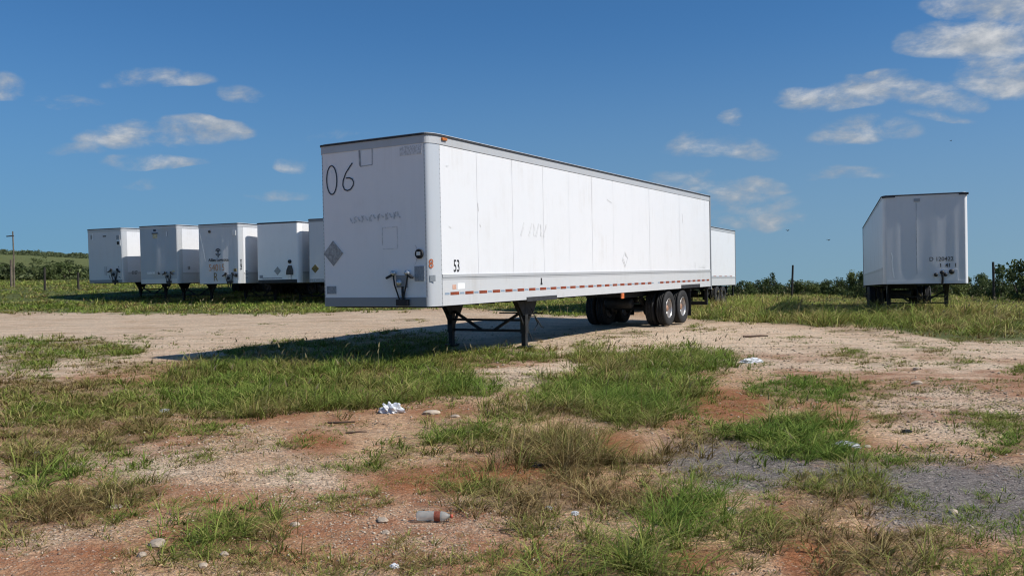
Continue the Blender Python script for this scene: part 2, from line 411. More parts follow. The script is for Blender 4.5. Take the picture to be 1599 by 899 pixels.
def ground_material(t, out):
    tc = t.add('ShaderNodeTexCoord'); P = tc.outputs['Object']
    k = t.add('ShaderNodeVertexColor'); k.layer_name = 'cover'
    s = t.add('ShaderNodeSeparateColor'); t.l.new(k.outputs[0], s.inputs[0])
    k2 = t.add('ShaderNodeVertexColor'); k2.layer_name = 'cover_more'
    s2 = t.add('ShaderNodeSeparateColor'); t.l.new(k2.outputs[0], s2.inputs[0])
    grass, red, grey = s.outputs[0], s.outputs[1], s.outputs[2]
    pale, field, stony = s2.outputs[0], s2.outputs[1], s2.outputs[2]
    nA = t.noise(P, .55, 6, .6); nB = t.noise(P, 3.2, 6, .65); nC = t.noise(P, 17, 5, .65); nD = t.noise(P, 70, 3, .6)
    peb = t.voronoi(P, 42); pebc = t.voronoi(P, 42, out='Color')
    peb2 = t.voronoi(P, 95); pebc2 = t.voronoi(P, 95, out='Color')
    soil = t.mix(t.remap(nB, .3, .7), (.38, .200, .100, 1), (.54, .335, .190, 1))
    soil = t.mix(t.math('MULTIPLY', t.remap(nC, .35, .7), .55), soil, (.64, .47, .31, 1))
    chalk = t.mix(t.remap(nB, .3, .7), (.60, .45, .315, 1), (.72, .57, .42, 1))
    base = t.mix(t.math('MULTIPLY', pale, t.remap(nA, .25, .55, .6, 1.0)), soil, chalk)
    # long worn streaks along the track
    wear = t.noise(t.vmath('MULTIPLY', P, (.35, 1.6, 1)), 1.1, 5, .6)
    base = t.mix(t.math('MULTIPLY', t.remap(wear, .46, .66), .55), base, (.40, .255, .155, 1))
    # flecks of pale and dark stone
    sep = t.add('ShaderNodeSeparateColor'); t.l.new(pebc, sep.inputs[0])
    sep2 = t.add('ShaderNodeSeparateColor'); t.l.new(pebc2, sep2.inputs[0])
    where = t.math('ADD', t.math('MULTIPLY', stony, .8), t.remap(nB, .38, .68, .12, .75), clamp=True)
    f1 = t.math('MULTIPLY', t.remap(peb, .40, .28), t.math('LESS_THAN', sep.outputs[0], .50))
    f2 = t.math('MULTIPLY', t.remap(peb2, .46, .32), t.math('LESS_THAN', sep2.outputs[0], .7))
    stonec = t.mix(sep.outputs[1], (.27, .19, .13, 1), (.76, .66, .54, 1))
    stonec2 = t.mix(sep2.outputs[1], (.17, .11, .075, 1), (.70, .60, .48, 1))
    base = t.mix(t.math('MULTIPLY', f2, where), base, stonec2)
    base = t.mix(t.math('MULTIPLY', f1, where), base, stonec)
    g1 = t.voronoi(P, 30, out='Color'); g2 = t.voronoi(P, 64, out='Color')
    sg1 = t.add('ShaderNodeSeparateColor'); t.l.new(g1, sg1.inputs[0]); sg2 = t.add('ShaderNodeSeparateColor'); t.l.new(g2, sg2.inputs[0])
    grain = t.math('MULTIPLY', t.remap(sg1.outputs[0], 0, 1, .86, 1.24, 'LINEAR'), t.remap(sg2.outputs[0], 0, 1, .74, 1.42, 'LINEAR'))
    grain = t.math('MULTIPLY', grain, t.remap(nC, .30, .60, .80, 1.10))
    gcol = t.add('ShaderNodeCombineColor')
    for i_ in range(3): t.l.new(grain, gcol.inputs[i_])
    base = t.mix(1.0, base, gcol.outputs[0], 'MULTIPLY')
    redc = t.mix(t.remap(nC, .3, .7), (.24, .078, .028, 1), (.42, .165, .070, 1))
    rm = t.math('MULTIPLY', t.remap(t.math('ADD', red, t.math('ADD', t.math('MULTIPLY_ADD', nB, 1.3, -.65), t.math('MULTIPLY_ADD', nC, .7, -.35))), .15, .85), .9)
    base = t.mix(t.math('MULTIPLY', rm, t.math('SUBTRACT', 1.0, t.math('MULTIPLY', f1, .5))), base, redc)
    greyc = t.mix(sep2.outputs[2], (.075, .069, .066, 1), (.36, .33, .30, 1))
    greyc = t.mix(t.remap(nD, .35, .7), (.165, .15, .14, 1), greyc)
    greyc = t.mix(1.0, greyc, gcol.outputs[0], 'MULTIPLY')
    gm = t.remap(t.math('ADD', grey, t.math('ADD', t.math('MULTIPLY_ADD', nB, 1.2, -.6), t.math('MULTIPLY_ADD', nC, .7, -.35))), .02, .75)
    base = t.mix(t.math('MULTIPLY', gm, .92), base, greyc)
    thatch = t.mix(t.remap(nC, .3, .7), (.085, .050, .024, 1), (.26, .155, .080, 1))
    thatch = t.mix(t.remap(nB, .35, .7), thatch, (.085, .080, .028, 1))
    tm = t.remap(t.math('ADD', grass, t.math('MULTIPLY_ADD', nC, .8, -.4)), .3, .8)
    base = t.mix(t.math('MULTIPLY', tm, .50), base, thatch)
    fieldc = t.mix(t.remap(nA, .3, .7), (.14, .165, .055, 1), (.21, .20, .085, 1))
    fieldc = t.mix(t.remap(nC, .3, .7), fieldc, (.11, .14, .045, 1))
    base = t.mix(field, base, fieldc)
    h = t.math('ADD', t.math('MULTIPLY_ADD', sg2.outputs[0], .55, t.math('MULTIPLY', nC, 1.2)), t.math('ADD', t.math('MULTIPLY', nD, .5), t.math('MULTIPLY', t.math('ADD', f1, t.math('MULTIPLY', f2, .6)), 1.1)))
    pbr(t, out, base, .92, bump=h, bstr=.9, bdist=.030, spec=.15)
M['ground'] = material('dry_dirt_and_grass', ground_material)

# ------------------------------------------------------------------ where things grow: outlines read off the photograph as places on the ground
def inside(poly, X, Y):
    r = np.zeros(X.shape, bool); k = len(poly)
    for i in range(k):
        (x0, y0), (x1, y1) = poly[i], poly[(i + 1) % k]
        if y0 == y1: continue
        c = ((y0 > Y) != (y1 > Y)) & (X < (x1 - x0) * (Y - y0) / (y1 - y0) + x0)
        r ^= c
    return r
def ell(cx, cy, rx, ry): return [(cx + rx * math.cos(a), cy + ry * math.sin(a)) for a in np.linspace(0, 2 * PI, 14, endpoint=False)]

# outline, blade height, cover 0..1, greenness 0 (dry) .. 1 (lush)
GRASS = [
    ([(232, 628), (300, 650), (420, 652), (510, 648), (600, 632), (680, 618), (770, 622), (770, 600), (720, 580), (700, 560), (690, 548), (560, 545), (420, 552), (330, 560), (262, 580), (240, 600)], .25, 1.0, .62),
    ([(335, 556), (560, 550), (700, 552), (700, 520), (620, 518), (540, 527), (430, 534), (370, 540)], .17, .9, .6),
    ([(0, 585), (110, 590), (235, 600), (265, 640), (262, 690), (200, 697), (100, 700), (60, 715), (0, 735)], .17, .80, .42),
    ([(0, 525), (70, 533), (150, 530), (236, 542), (212, 556), (110, 560), (66, 578), (0, 582)], .15, .9, .7),
    (ell(235, 529, 30, 4), .12, .8, .6),
    (ell(205, 575, 75, 11), .09, .55, .30),
    (ell(150, 568, 22, 5), .10, .7, .4),
    ([(0, 700), (70, 695), (128, 720), (125, 748), (60, 750), (0, 755)], .20, .85, .6),
    ([(0, 765), (90, 752), (180, 750), (262, 768), (225, 790), (130, 800), (140, 828), (60, 834), (0, 836)], .15, .75, .5),
    (ell(350, 826, 92, 26), .20, .9, .7),
    (ell(330, 878, 110, 26), .06, .5, .55), (ell(230, 868, 60, 14), .05, .4, .5),
    (ell(50, 855, 30, 6), .06, .6, .5), (ell(195, 707, 19, 6), .10, .9, .8), (ell(325, 672, 28, 12), .09, .8, .6),
    (ell(305, 705, 30, 12), .06, .55, .5), (ell(390, 690, 40, 12), .05, .5, .2), (ell(455, 694, 22, 9), .08, .75, .65),
    (ell(195, 800, 30, 12), .05, .4, .5), (ell(440, 725, 40, 12), .06, .45, .4), (ell(500, 735, 60, 12), .07, .5, .35),
    (ell(580, 727, 50, 9), .09, .75, .65), (ell(620, 700, 26, 14), .16, .9, .6), (ell(580, 780, 55, 16), .06, .5, .45),
    (ell(485, 790, 40, 14), .07, .55, .55), (ell(400, 785, 20, 10), .10, .7, .6), (ell(590, 850, 42, 14), .08, .65, .45),
    (ell(505, 880, 30, 16), .10, .8, .7), (ell(620, 885, 50, 14), .09, .7, .5), (ell(655, 865, 30, 10), .08, .6, .55),
    (ell(685, 757, 30, 8), .10, .8, .6), (ell(615, 745, 12, 5), .10, .9, .7), (ell(755, 765, 32, 16), .15, .85, .6),
    (ell(730, 825, 22, 7), .08, .7, .65), (ell(770, 870, 42, 7), .07, .8, .75), (ell(835, 822, 36, 12), .10, .8, .65),
    ([(688, 558), (740, 545), (800, 548), (866, 552), (874, 564), (800, 568), (720, 568)], .19, .95, .68),
    (ell(750, 570, 70, 6), .08, .5, .5),
    ([(835, 600), (880, 580), (960, 575), (885, 568), (905, 546), (1000, 548), (1070, 540), (1140, 552), (1162, 576), (1095, 578), (1068, 592), (1110, 600), (1092, 630), (1060, 640), (1035, 668), (960, 662), (905, 655), (850, 645), (760, 655), (748, 635), (850, 625)], .24, .95, .72),
    (ell(920, 541, 28, 4), .13, .9, .65), (ell(995, 520, 26, 4), .08, .8, .6), (ell(950, 523, 22, 3), .07, .7, .5), (ell(1080, 512, 10, 4), .10, .8, .6),
    (ell(1105, 513, 14, 3), .08, .7, .5), (ell(1140, 512, 16, 2), .06, .6, .4), (ell(1115, 588, 20, 5), .06, .7, .5), (ell(1195, 575, 20, 5), .08, .5, .4),
    ([(665, 695), (680, 668), (740, 658), (800, 672), (790, 702), (720, 705)], .20, .9, .6),
    ([(800, 728), (805, 688), (850, 678), (915, 690), (935, 715), (915, 738), (850, 742)], .34, .85, .34),
    ([(905, 738), (930, 712), (990, 716), (1040, 700), (1090, 690), (1092, 705), (1060, 715), (1000, 735), (960, 748)], .20, .85, .45),
    ([(1085, 672), (1180, 662), (1205, 675), (1190, 690), (1110, 690)], .12, .75, .45),
    ([(1165, 600), (1210, 590), (1280, 592), (1350, 605), (1345, 618), (1300, 622), (1230, 626), (1180, 618)], .16, .95, .88),
    ([(1195, 715), (1200, 660), (1240, 640), (1285, 652), (1312, 690), (1320, 714), (1270, 722)], .19, .98, .85),
    (ell(1365, 615, 30, 5), .08, .7, .7), (ell(1402, 610, 26, 5), .07, .7, .7), (ell(1410, 600, 40, 4), .05, .6, .5),
    ([(760, 800), (780, 762), (870, 745), (960, 755), (1030, 770), (1060, 800), (1010, 822), (930, 805), (850, 808)], .15, .80, .27),
    ([(1020, 835), (1030, 790), (1075, 770), (1125, 782), (1138, 815), (1100, 840)], .24, .95, .85),
    (ell(1112, 748, 34, 8), .15, .95, .85), (ell(1165, 752, 30, 7), .10, .8, .5), (ell(1040, 752, 40, 12), .12, .75, .45),
    ([(1148, 858), (1160, 812), (1195, 792), (1240, 815), (1250, 850), (1190, 868)], .16, .85, .65),
    ([(1225, 800), (1240, 752), (1300, 745), (1375, 750), (1392, 775), (1340, 800), (1290, 815), (1330, 830), (1420, 845), (1475, 870), (1455, 905), (1290, 905), (1280, 850), (1220, 825)], .13, .72, .45),
    (ell(1355, 740, 35, 10), .14, .7, .15),
    ([(905, 905), (890, 870), (930, 845), (1000, 848), (1050, 870), (1070, 905)], .22, .9, .55),
    ([(780, 905), (790, 885), (850, 875), (890, 905)], .14, .8, .6), (ell(1105, 875, 50, 16), .08, .6, .5), (ell(890, 850, 45, 16), .06, .5, .6),
    ([(1500, 872), (1545, 862), (1590, 880), (1570, 895), (1520, 892)], .10, .85, .7), (ell(1470, 865, 40, 8), .08, .6, .25),
    (ell(1405, 712, 46, 7), .09, .85, .65), (ell(1405, 655, 45, 12), .06, .6, .5), (ell(1335, 652, 10, 6), .07, .8, .7),
    ([(1460, 645), (1520, 640), (1560, 648), (1605, 655), (1605, 690), (1550, 680), (1500, 665)], .07, .85, .60),
    (ell(1590, 697, 40, 8), .09, .9, .65), (ell(1530, 783, 14, 6), .07, .8, .6), (ell(1522, 815, 10, 4), .06, .6, .5), (ell(1565, 720, 30, 6), .06, .5, .5),
    (ell(1330, 552, 34, 5), .10, .85, .6), (ell(1300, 559, 26, 4), .05, .5, .4), (ell(1400, 565, 75, 5), .06, .55, .25), (ell(1440, 548, 26, 4), .07, .7, .5),
    (ell(1500, 570, 30, 4), .06, .7, .5), (ell(1590, 576, 18, 5), .09, .9, .7), (ell(1415, 537, 22, 3), .05, .7, .4), (ell(1335, 517, 50, 3), .06, .7, .4),
    (ell(1255, 528, 30, 3), .06, .6, .4), (ell(1305, 541, 16, 2.5), .05, .6, .4), (ell(1390, 529, 24, 3), .05, .6, .4), (ell(1340, 600, 30, 4), .06, .6, .5),
    (ell(1580, 600, 30, 3), .05, .5, .4), (ell(1510, 530, 40, 5), .09, .8, .6), (ell(1595, 533, 14, 3), .09, .8, .6),
    (ell(262, 495, 12, 1.6), .07, .8, .4), (ell(275, 506, 12, 1.6), .07, .8, .4), (ell(272, 517, 10, 1.6), .07, .7, .4), (ell(345, 519, 10, 1.6), .07, .7, .4),
    (ell(105, 521, 14, 2), .06, .5, .4), (ell(180, 508, 22, 1.5), .05, .6, .35), (ell(60, 500, 18, 1.3), .05, .6, .35), (ell(420, 505, 20, 1.5), .05, .6, .35), (ell(520, 500, 24, 1.4), .05, .6, .4), (ell(640, 500, 18, 2), .08, .7, .4), (ell(735, 552, 40, 5), .16, .9, .6), (ell(830, 548, 36, 5), .16, .9, .6), (ell(315, 531, 16, 2), .06, .5, .3),
]
# far fields
FIELDS = [
    ([(-400, 486), (0, 487), (200, 489), (430, 490), (520, 487), (640, 484), (700, 478), (860, 493), (910, 492), (1000, 478), (1000, 443), (-400, 436)], .23, 1.0, .55),
    ([(1095, 500), (1150, 502), (1260, 505), (1330, 505), (1360, 508), (1400, 517), (1490, 530), (1700, 534), (1900, 540), (1900, 440), (1000, 440), (1000, 478)], .30, 1.0, .40),
    ([(1095, 492), (1110, 470), (1250, 470), (1240, 490)], .60, 1.0, .5),
    (ell(1290, 503, 50, 6), .60, 1.0, .45), (ell(1200, 500, 60, 5), .48, 1.0, .45), (ell(1410, 506, 66, 8), .60, 1., .48), (ell(1480, 488, 60, 6), .55, 1., .45), (ell(1372, 489, 36, 5), .60, 1., .45), (ell(1530, 520, 80, 10), .40, 1., .38),
]
REDS = [[(1062, 645), (1075, 605), (1130, 600), (1205, 612), (1210, 650), (1140, 660)], ell(965, 690, 52, 22), [(520, 752), (600, 735), (700, 718), (830, 715), (880, 735), (830, 752), (690, 768), (600, 765)],
        ell(690, 640, 75, 10), ell(1150, 690, 60, 7), ell(1262, 738, 34, 9), [(1460, 850), (1500, 840), (1605, 855), (1605, 885), (1530, 880)], ell(150, 872, 80, 22), ell(370, 660, 130, 8),
        ell(310, 790, 70, 9), ell(1270, 870, 70, 40), ell(1100, 875, 70, 20), ell(930, 815, 40, 12), ell(60, 722, 40, 8), ell(870, 745, 60, 12), ell(1390, 835, 60, 10), ell(840, 725, 50, 14),
        ell(1230, 790, 50, 16), ell(500, 690, 60, 16), ell(1350, 690, 40, 10), ell(720, 880, 50, 16), ell(1045, 805, 30, 10)]
GREYS = [[(1040, 712), (1075, 688), (1130, 682), (1210, 692), (1290, 712), (1380, 720), (1450, 712), (1540, 728), (1680, 750), (1680, 808), (1540, 822), (1440, 818), (1370, 800), (1330, 762), (1250, 748), (1235, 764), (1160, 768), (1090, 748)],
         ell(1300, 722, 60, 7)]
STONY = [ell(250, 735, 120, 40), ell(480, 765, 90, 40), ell(700, 800, 130, 34), ell(1500, 640, 120, 40), ell(1450, 720, 150, 30), ell(800, 590, 90, 18), ell(100, 850, 120, 40), ell(850, 830, 60, 20),
         ell(1200, 560, 120, 20), ell(620, 850, 120, 60), ell(1500, 800, 120, 40), ell(380, 690, 100, 20)]
PALE = [[(-300, 482), (640, 482), (900, 488), (1100, 498), (1420, 515), (1750, 530), (1750, 600), (1400, 600), (1250, 585), (1160, 570), (900, 590), (780, 615), (700, 600), (690, 540), (330, 555), (250, 560), (120, 590), (-300, 600)],
        ell(220, 720, 130, 30), ell(480, 760, 90, 22), ell(700, 805, 130, 30), ell(850, 830, 60, 16), ell(640, 850, 100, 20), ell(60, 850, 80, 20), ell(1480, 640, 140, 40), ell(440, 700, 60, 10)]

def warp(X, Y, x, y, amp=1.0):
    """ragged outlines: nudge the outline tests by noise fixed to the ground"""
    k = np.clip((Y - 425) / 200, .05, 2.2) * amp
    return (X + (fbm(x * 1.6, y * 1.6, 21, 3) - .5) * 44 * k + (fbm(x * 6, y * 6, 22, 2) - .5) * 26 * k,
            Y + (fbm(x * 1.6, y * 1.6, 31, 3) - .5) * 22 * k + (fbm(x * 6, y * 6, 32, 2) - .5) * 12 * k)
def cover_at(x, y, lst, amp=1.0):
    X, Y = topix(x, y, land(x, y)); ok = y > 1.0
    X, Y = warp(X, Y, x, y, amp)
    r = np.zeros(np.shape(x), bool)
    for p in lst: r |= inside(p, X, Y)
    return r & ok
def grass_at(x, y, lst, fray=False):
    X, Y = topix(x, y, land(x, y)); ok = y > 1.0
    X, Y = warp(X, Y, x, y)
    if fray:
        k = np.clip((Y - 425) / 200, .04, 2.2); q = np.random.default_rng(len(X))
        X = X + q.normal(0, 13, X.shape) * k; Y = Y + q.normal(0, 5.5, X.shape) * k
    h = np.zeros(np.shape(x)); c = np.zeros(np.shape(x)); g = np.full(np.shape(x), .5)
    for p, hh, cc, gg in lst:
        i = inside(p, X, Y) & ok & (cc >= c * .8)
        h[i] = hh; c[i] = cc; g[i] = gg
    return h, c, g

def mottle(x, y):
    """small patches of creeping growth on the otherwise bare dirt"""
    d = np.hypot(x, y)
    a = np.clip((fbm(x * 1.5, y * 1.5, 91, 4) - .51) * 9, 0, 1)
    return a * np.clip((30 - d) / 12, 0, 1) * (y > 2)
# ------------------------------------------------------------------ ground sheet
def build_ground():
    az = np.concatenate([np.linspace(-180, -40, 50, endpoint=False), np.linspace(-40, 40, 760, endpoint=False), np.linspace(40, 180, 51)]) * PI / 180
    rr = np.concatenate([[0.0], np.geomspace(.6, 3.8, 10, endpoint=False), np.geomspace(3.8, 60, 420, endpoint=False), np.geomspace(60, 3500, 90)])
    A, R = np.meshgrid(az, rr)
    x = R * np.sin(A); y = R * np.cos(A)
    z = ground_z(x, y)
    g = grass_at(x, y, GRASS)
    fl = grass_at(x, y, FIELDS)
    d = np.hypot(x, y)
    def soft(mk): return mk.astype(float)
    red = soft(cover_at(x, y, REDS, .8)); grey = soft(cover_at(x, y, GREYS, .8)); sto = soft(cover_at(x, y, STONY, 1.5)); pale = soft(cover_at(x, y, PALE, 1.3))
    field = np.maximum(fl[1], (d > 62) * 1.0)
    def blur(a, n=3):
        for _ in range(n):
            a = (a + np.roll(a, 1, 0) + np.roll(a, -1, 0) + np.roll(a, 1, 1) + np.roll(a, -1, 1)) / 5
        return a
    def boxblur(a, w):
        for ax in (0, 1):
            k = np.concatenate([np.repeat(a.take([0], ax), w, ax), a, np.repeat(a.take([-1], ax), w, ax)], ax).cumsum(ax)
            n_ = a.shape[ax]; a = (k.take(range(2 * w, 2 * w + n_), ax) - k.take(range(0, n_), ax)) / (2 * w)
        return a
    red = boxblur(boxblur(red, 9), 7); grey = boxblur(boxblur(grey, 14), 10); sto = boxblur(boxblur(sto, 14), 10); pale = boxblur(boxblur(pale, 12), 8)
    red = np.maximum(red, np.clip((fbm(x * .55, y * .55, 81, 4) - .42) * 5, 0, 1) * np.clip((20 - d) / 7, 0, .58))
    gr = np.maximum(blur(g[1], 3), mottle(x, y) * .42); field = blur(field, 2)
    nr, na = x.shape
    idx = np.arange(nr * na).reshape(nr, na)
    q = np.stack([idx[:-1, :-1], idx[:-1, 1:], idx[1:, 1:], idx[1:, :-1]], -1).reshape(-1, 4)
    me = bpy.data.meshes.new('ground')
    fill_mesh(me, np.stack([x, y, z], -1).reshape(-1, 3), q)
    one = np.ones(nr * na)
    put_color(me, 'cover', np.stack([gr.ravel(), red.ravel(), grey.ravel(), one], -1))
    put_color(me, 'cover_more', np.stack([pale.ravel(), field.ravel(), sto.ravel(), one], -1))
    me.polygons.foreach_set('use_smooth', np.ones(len(q), bool))
    me.materials.append(M['ground'])
    o = bpy.data.objects.new('ground', me); link(o); tag(o, kind='structure')
    o['label'] = 'dry tan and red dirt lot with gravel and patches of grass'
def fill_mesh(me, v, f):
    n, k = f.shape
    me.vertices.add(len(v)); me.vertices.foreach_set('co', np.ascontiguousarray(v, np.float32).ravel())
    me.loops.add(n * k); me.loops.foreach_set('vertex_index', np.ascontiguousarray(f, np.int32).ravel())
    me.polygons.add(n); me.polygons.foreach_set('loop_start', np.arange(0, n * k, k, dtype=np.int32))
    me.polygons.foreach_set('loop_total', np.full(n, k, np.int32))
    me.update(calc_edges=True)
def put_color(me, name, c):
    a = me.color_attributes.new(name, 'FLOAT_COLOR', 'POINT')
    a.data.foreach_set('color', np.ascontiguousarray(c, np.float32).ravel())
build_ground()

# ------------------------------------------------------------------ semi-trailers
HALF = 1.295; LEN = 16.15
_cache = {}
def cached(key, fn):
    if key not in _cache: _cache[key] = fn()
    return _cache[key]
def put(name, me, parent, loc=(0, 0, 0), rot=(0, 0, 0), label=None, kind=None):
    o = bpy.data.objects.new(name, me); o.location = loc; o.rotation_euler = rot
    if label: o['label'] = label
    if kind: o['kind'] = kind
    return link(o, parent)

def text(name, s, parent, loc, side, size, mat, sx=1.0, bold=0.0, label=None, align='CENTER', shear=0, spin=0):
    cu = bpy.data.curves.new(name, 'FONT'); cu.body = s; cu.size = size; cu.align_x = align; cu.align_y = 'CENTER'
    cu.extrude = .0015; cu.offset = bold; cu.shear = shear; cu.resolution_u = 3
    cu.materials.append(mat)
    tmp = bpy.data.objects.new(name, cu); C.objects.link(tmp)
    me = bpy.data.meshes.new_from_object(tmp.evaluated_get(bpy.context.evaluated_depsgraph_get()))
    C.objects.unlink(tmp); bpy.data.objects.remove(tmp); me.name = name
    o = bpy.data.objects.new(name, me); o.location = loc
    r = Matrix.Rotation(PI / 2, 4, 'X')
    if side == 'front': r = Matrix.Rotation(-PI / 2, 4, 'Z') @ r
    r = r @ Matrix.Rotation(spin, 4, 'Z')
    o.rotation_euler = r.to_euler(); o.scale = (sx, 1, 1)
    if label: o['label'] = label
    return link(o, parent)

def strokes(name, lines, width, mat, parent, side, zb, off=.004, label=None):
    """hand-drawn or taped lines lying on a trailer face; points are (distance from the near side or from the nose, height above the sill)"""
    mb = MB()
    for ln in lines:
        k = len(ln); L = []; Rr = []
        for i in range(k):
            a = Vector(ln[max(i - 1, 0)]); b = Vector(ln[min(i + 1, k - 1)])
            d = (b - a); d = d.normalized() if d.length > 1e-6 else Vector((1, 0))
            n = Vector((-d.y, d.x)) * width / 2; p = Vector(ln[i])
            L.append(p + n); Rr.append(p - n)
        def q(p, e):
            return (-e, -HALF + p[0], zb + p[1]) if side == 'front' else (p[0], -HALF - e, zb + p[1])
        vv = [q(p, off) for p in L] + [q(p, off) for p in Rr] + [q(p, off - .003) for p in L] + [q(p, off - .003) for p in Rr]
        fs = []
        for i in range(k - 1):
            fs += [(i, i + 1, k + i + 1, k + i), (i, 2 * k + i, 2 * k + i + 1, i + 1), (k + i, k + i + 1, 3 * k + i + 1, 3 * k + i)]
        mb._add(vv, fs)
    o = mb.build(name, mat, parent)
    if label: o['label'] = label
    return o

def arc(cx, cy, rx, ry, a0, a1, n=16):
    return [(cx + rx * math.cos(a0 + (a1 - a0) * i / n), cy + ry * math.sin(a0 + (a1 - a0) * i / n)) for i in range(n + 1)]

def wheel_mesh():
    def tyre():
        R, w = .515, .275
        pr = [(.285, -w * .40), (.32, -w * .47), (.40, -w * .52), (.47, -w * .50), (R - .012, -w * .44), (R, -w * .36)]
        for g in (-.18, 0, .18):
            pr += [(R, (g - .035) * w), (R - .014, (g - .03) * w), (R - .014, (g + .03) * w), (R, (g + .035) * w)]
        pr += [(R, w * .36), (R - .012, w * .44), (.47, w * .50), (.40, w * .52), (.32, w * .47), (.285, w * .40)]
        return MB().lathe(pr, (0, 0, 0), 'y', 40).mesh('wheel', M['rubber'])
    def rim():
        mb = MB().lathe([(.288, -.125), (.300, -.118), (.292, -.105), (.272, -.10), (.262, -.06), (.255, .02), (.240, .045), (.12, .055), (.0, .055)], (0, 0, 0), 'y', 36)
        mb.lathe([(.288, .125), (.262, .10), (.255, .06), (.0, .06)], (0, 0, 0), 'y', 24)
        for k in range(10):
            a = 2 * PI * k / 10
            mb.lathe([(.017, .05), (.017, .025), (.0, .02)], (.168 * math.cos(a), 0, .168 * math.sin(a)), 'y', 6, False)
        return mb.mesh('rim', M['rim'])
    def hub():
        return MB().lathe([(.13, .056), (.125, .03), (.105, .02), (.095, -.045), (.07, -.065), (.0, -.07)], (0, 0, 0), 'y', 20).mesh('hub', M['hub'])
    return cached('tyre', tyre), cached('rim', rim), cached('hub', hub)

def dark_copy(me):
    c = me.copy(); c.materials.clear(); c.materials.append(M['sill_dark']); return c  # rims and hubs darkened to stand in for shade under the trailers
def running_gear(root, zb, axles, detail, rimm=None):
    """wheels, axles, slider rails, mud flaps and the rear guard; zb = height of the body's underside"""
    ty, rm, hb = wheel_mesh()
    k = 0
    for t in axles:
        MB().tube([(t, -1.2, .515), (t, 1.2, .515)], .065, 10).build('axle', M['black'], root)
        for s in (-1, 1):
            for y in (1.135, .795):
                w = put('wheel', ty, root, (t, s * y, .512), (0, k * .7, 0 if s < 0 else PI)); k += 1
                put('rim', rm if detail else cached('rim_dark', lambda: dark_copy(rm)), w); put('hub', hb if detail else cached('hub_dark', lambda: dark_copy(hb)), w)
            MB().lathe([(.0, -.06), (.21, -.05), (.21, .05), (.0, .06)], (t, s * .55, .515), 'y', 18).build('brake_drum', M['black'], root)
    a0, a1 = axles[0], axles[-1]
    mb = MB()
    for s in (-1, 1):
        mb.box(a0 - 1.9, a1 + 1.1, s * .52 - .06, s * .52 + .06, zb - .20, zb - .012)
        for t in axles:
            mb.bar((t - .48, s * .52, zb - .2), (t - .05, s * .52, .56), .09, .16)
            mb.bar((t - .05, s * .52, .5), (t + .40, s * .52, .52), .09, .10)
            mb.lathe([(.0, -.1), (.13, -.1), (.16, 0), (.13, .1), (.0, .1)], (t + .36, s * .52, .72), 'z', 12)
    for t in (a0 - 1.8, a0 - .62, a0 + .62, a1 + .62, a1 + 1.0):
        mb.box(t - .05, t + .05, -.52, .52, zb - .18, zb - .03)
    mb.build('slider_frame', M['black'], root)
    MB().lathe([(.0, -.42), (.13, -.42), (.15, -.38), (.15, .38), (.13, .42), (.0, .42)], (a0 - .85, 0, zb - .38), 'y', 16).build('air_tank', M['black'], root)
    for s in (-1, 1):
        y = s * .965
        MB().box(a1 + .66, a1 + .675, y - .32, y + .32, .20, zb - .10).build('mud_flap', M['black'], root)
        MB().box(a1 + .62, a1 + .70, min(s * .5, y + s * .33), max(s * .5, y + s * .33), zb - .10, zb - .05).build('flap_bracket', M['black'], root)
    mb = MB()
    mb.box(LEN - .16, LEN - .06, -1.20, 1.20, .46, .57)
    for s in (-1, 1):
        mb.box(LEN - .15, LEN - .07, s * 1.16 - .045, s * 1.16 + .045, .57, zb)
        mb.bar((LEN - 1.1, s * .52, zb - .12), (LEN - .12, s * .52, .52), .06)
    mb.build('rear_guard', M['black'], root)

def landing_gear(root, zb, t, detail, drop=0.0):
    g = MB()
    for s in (-1, 1):
        y = s * .95
        g.prism([(t - .42, zb), (t + .52, zb), (t + .30, zb - .34), (t - .14, zb - .34)], y - .06 - s * .0, y + .06, 'y')
    g.bar((t + .02, -.95, .62), (t + .02, .95, .62), .05, .05)
    g = g.build('landing_gear', M['black'], root)
    for s in (-1, 1):
        y = s * .95
        m_ = MB().box(t - .06, t + .07, y - .065, y + .065, .34, zb - .02).box(t - .045, t + .055, y - .05, y + .05, .06 + drop, .36)
        m_.box(t - .13, t + .14, y - .12, y + .12, .02 + drop, .065 + drop)
        m_.build('leg', M['black'], g)
        b = MB()
        b.bar((t, y, .36), (t + .40, y, zb - .16), .05)
        b.bar((t, y, .45), (t - .36, y, zb - .05), .04)
        b.bar((t + .03, s * .87, zb - .28), (t + .03, s * .18, .40), .055)
        b.build('brace', M['black'], g)
    MB().bar((t + .03, -.95, .39), (t + .03, .95, .39), .055).build('cross_bar', M['black'], g)
    if detail:
        c = MB().tube([(t + .12, -1.0, .70), (t + .12, -1.16, .70), (t + .36, -1.18, .46), (t + .36, -1.24, .44)], .014, 6)
        c.tube([(t + .14, -1.06, zb - .22), (t + .34, -1.10, zb - .55), (t + .20, -1.08, .40)], .013, 6)
        c.build('crank_handle', M['black'], g)
        MB().tube([(t + .10, -.98, .42), (t + .22, -1.02, .16)], .014, 6).build('brace', M['black'], g)

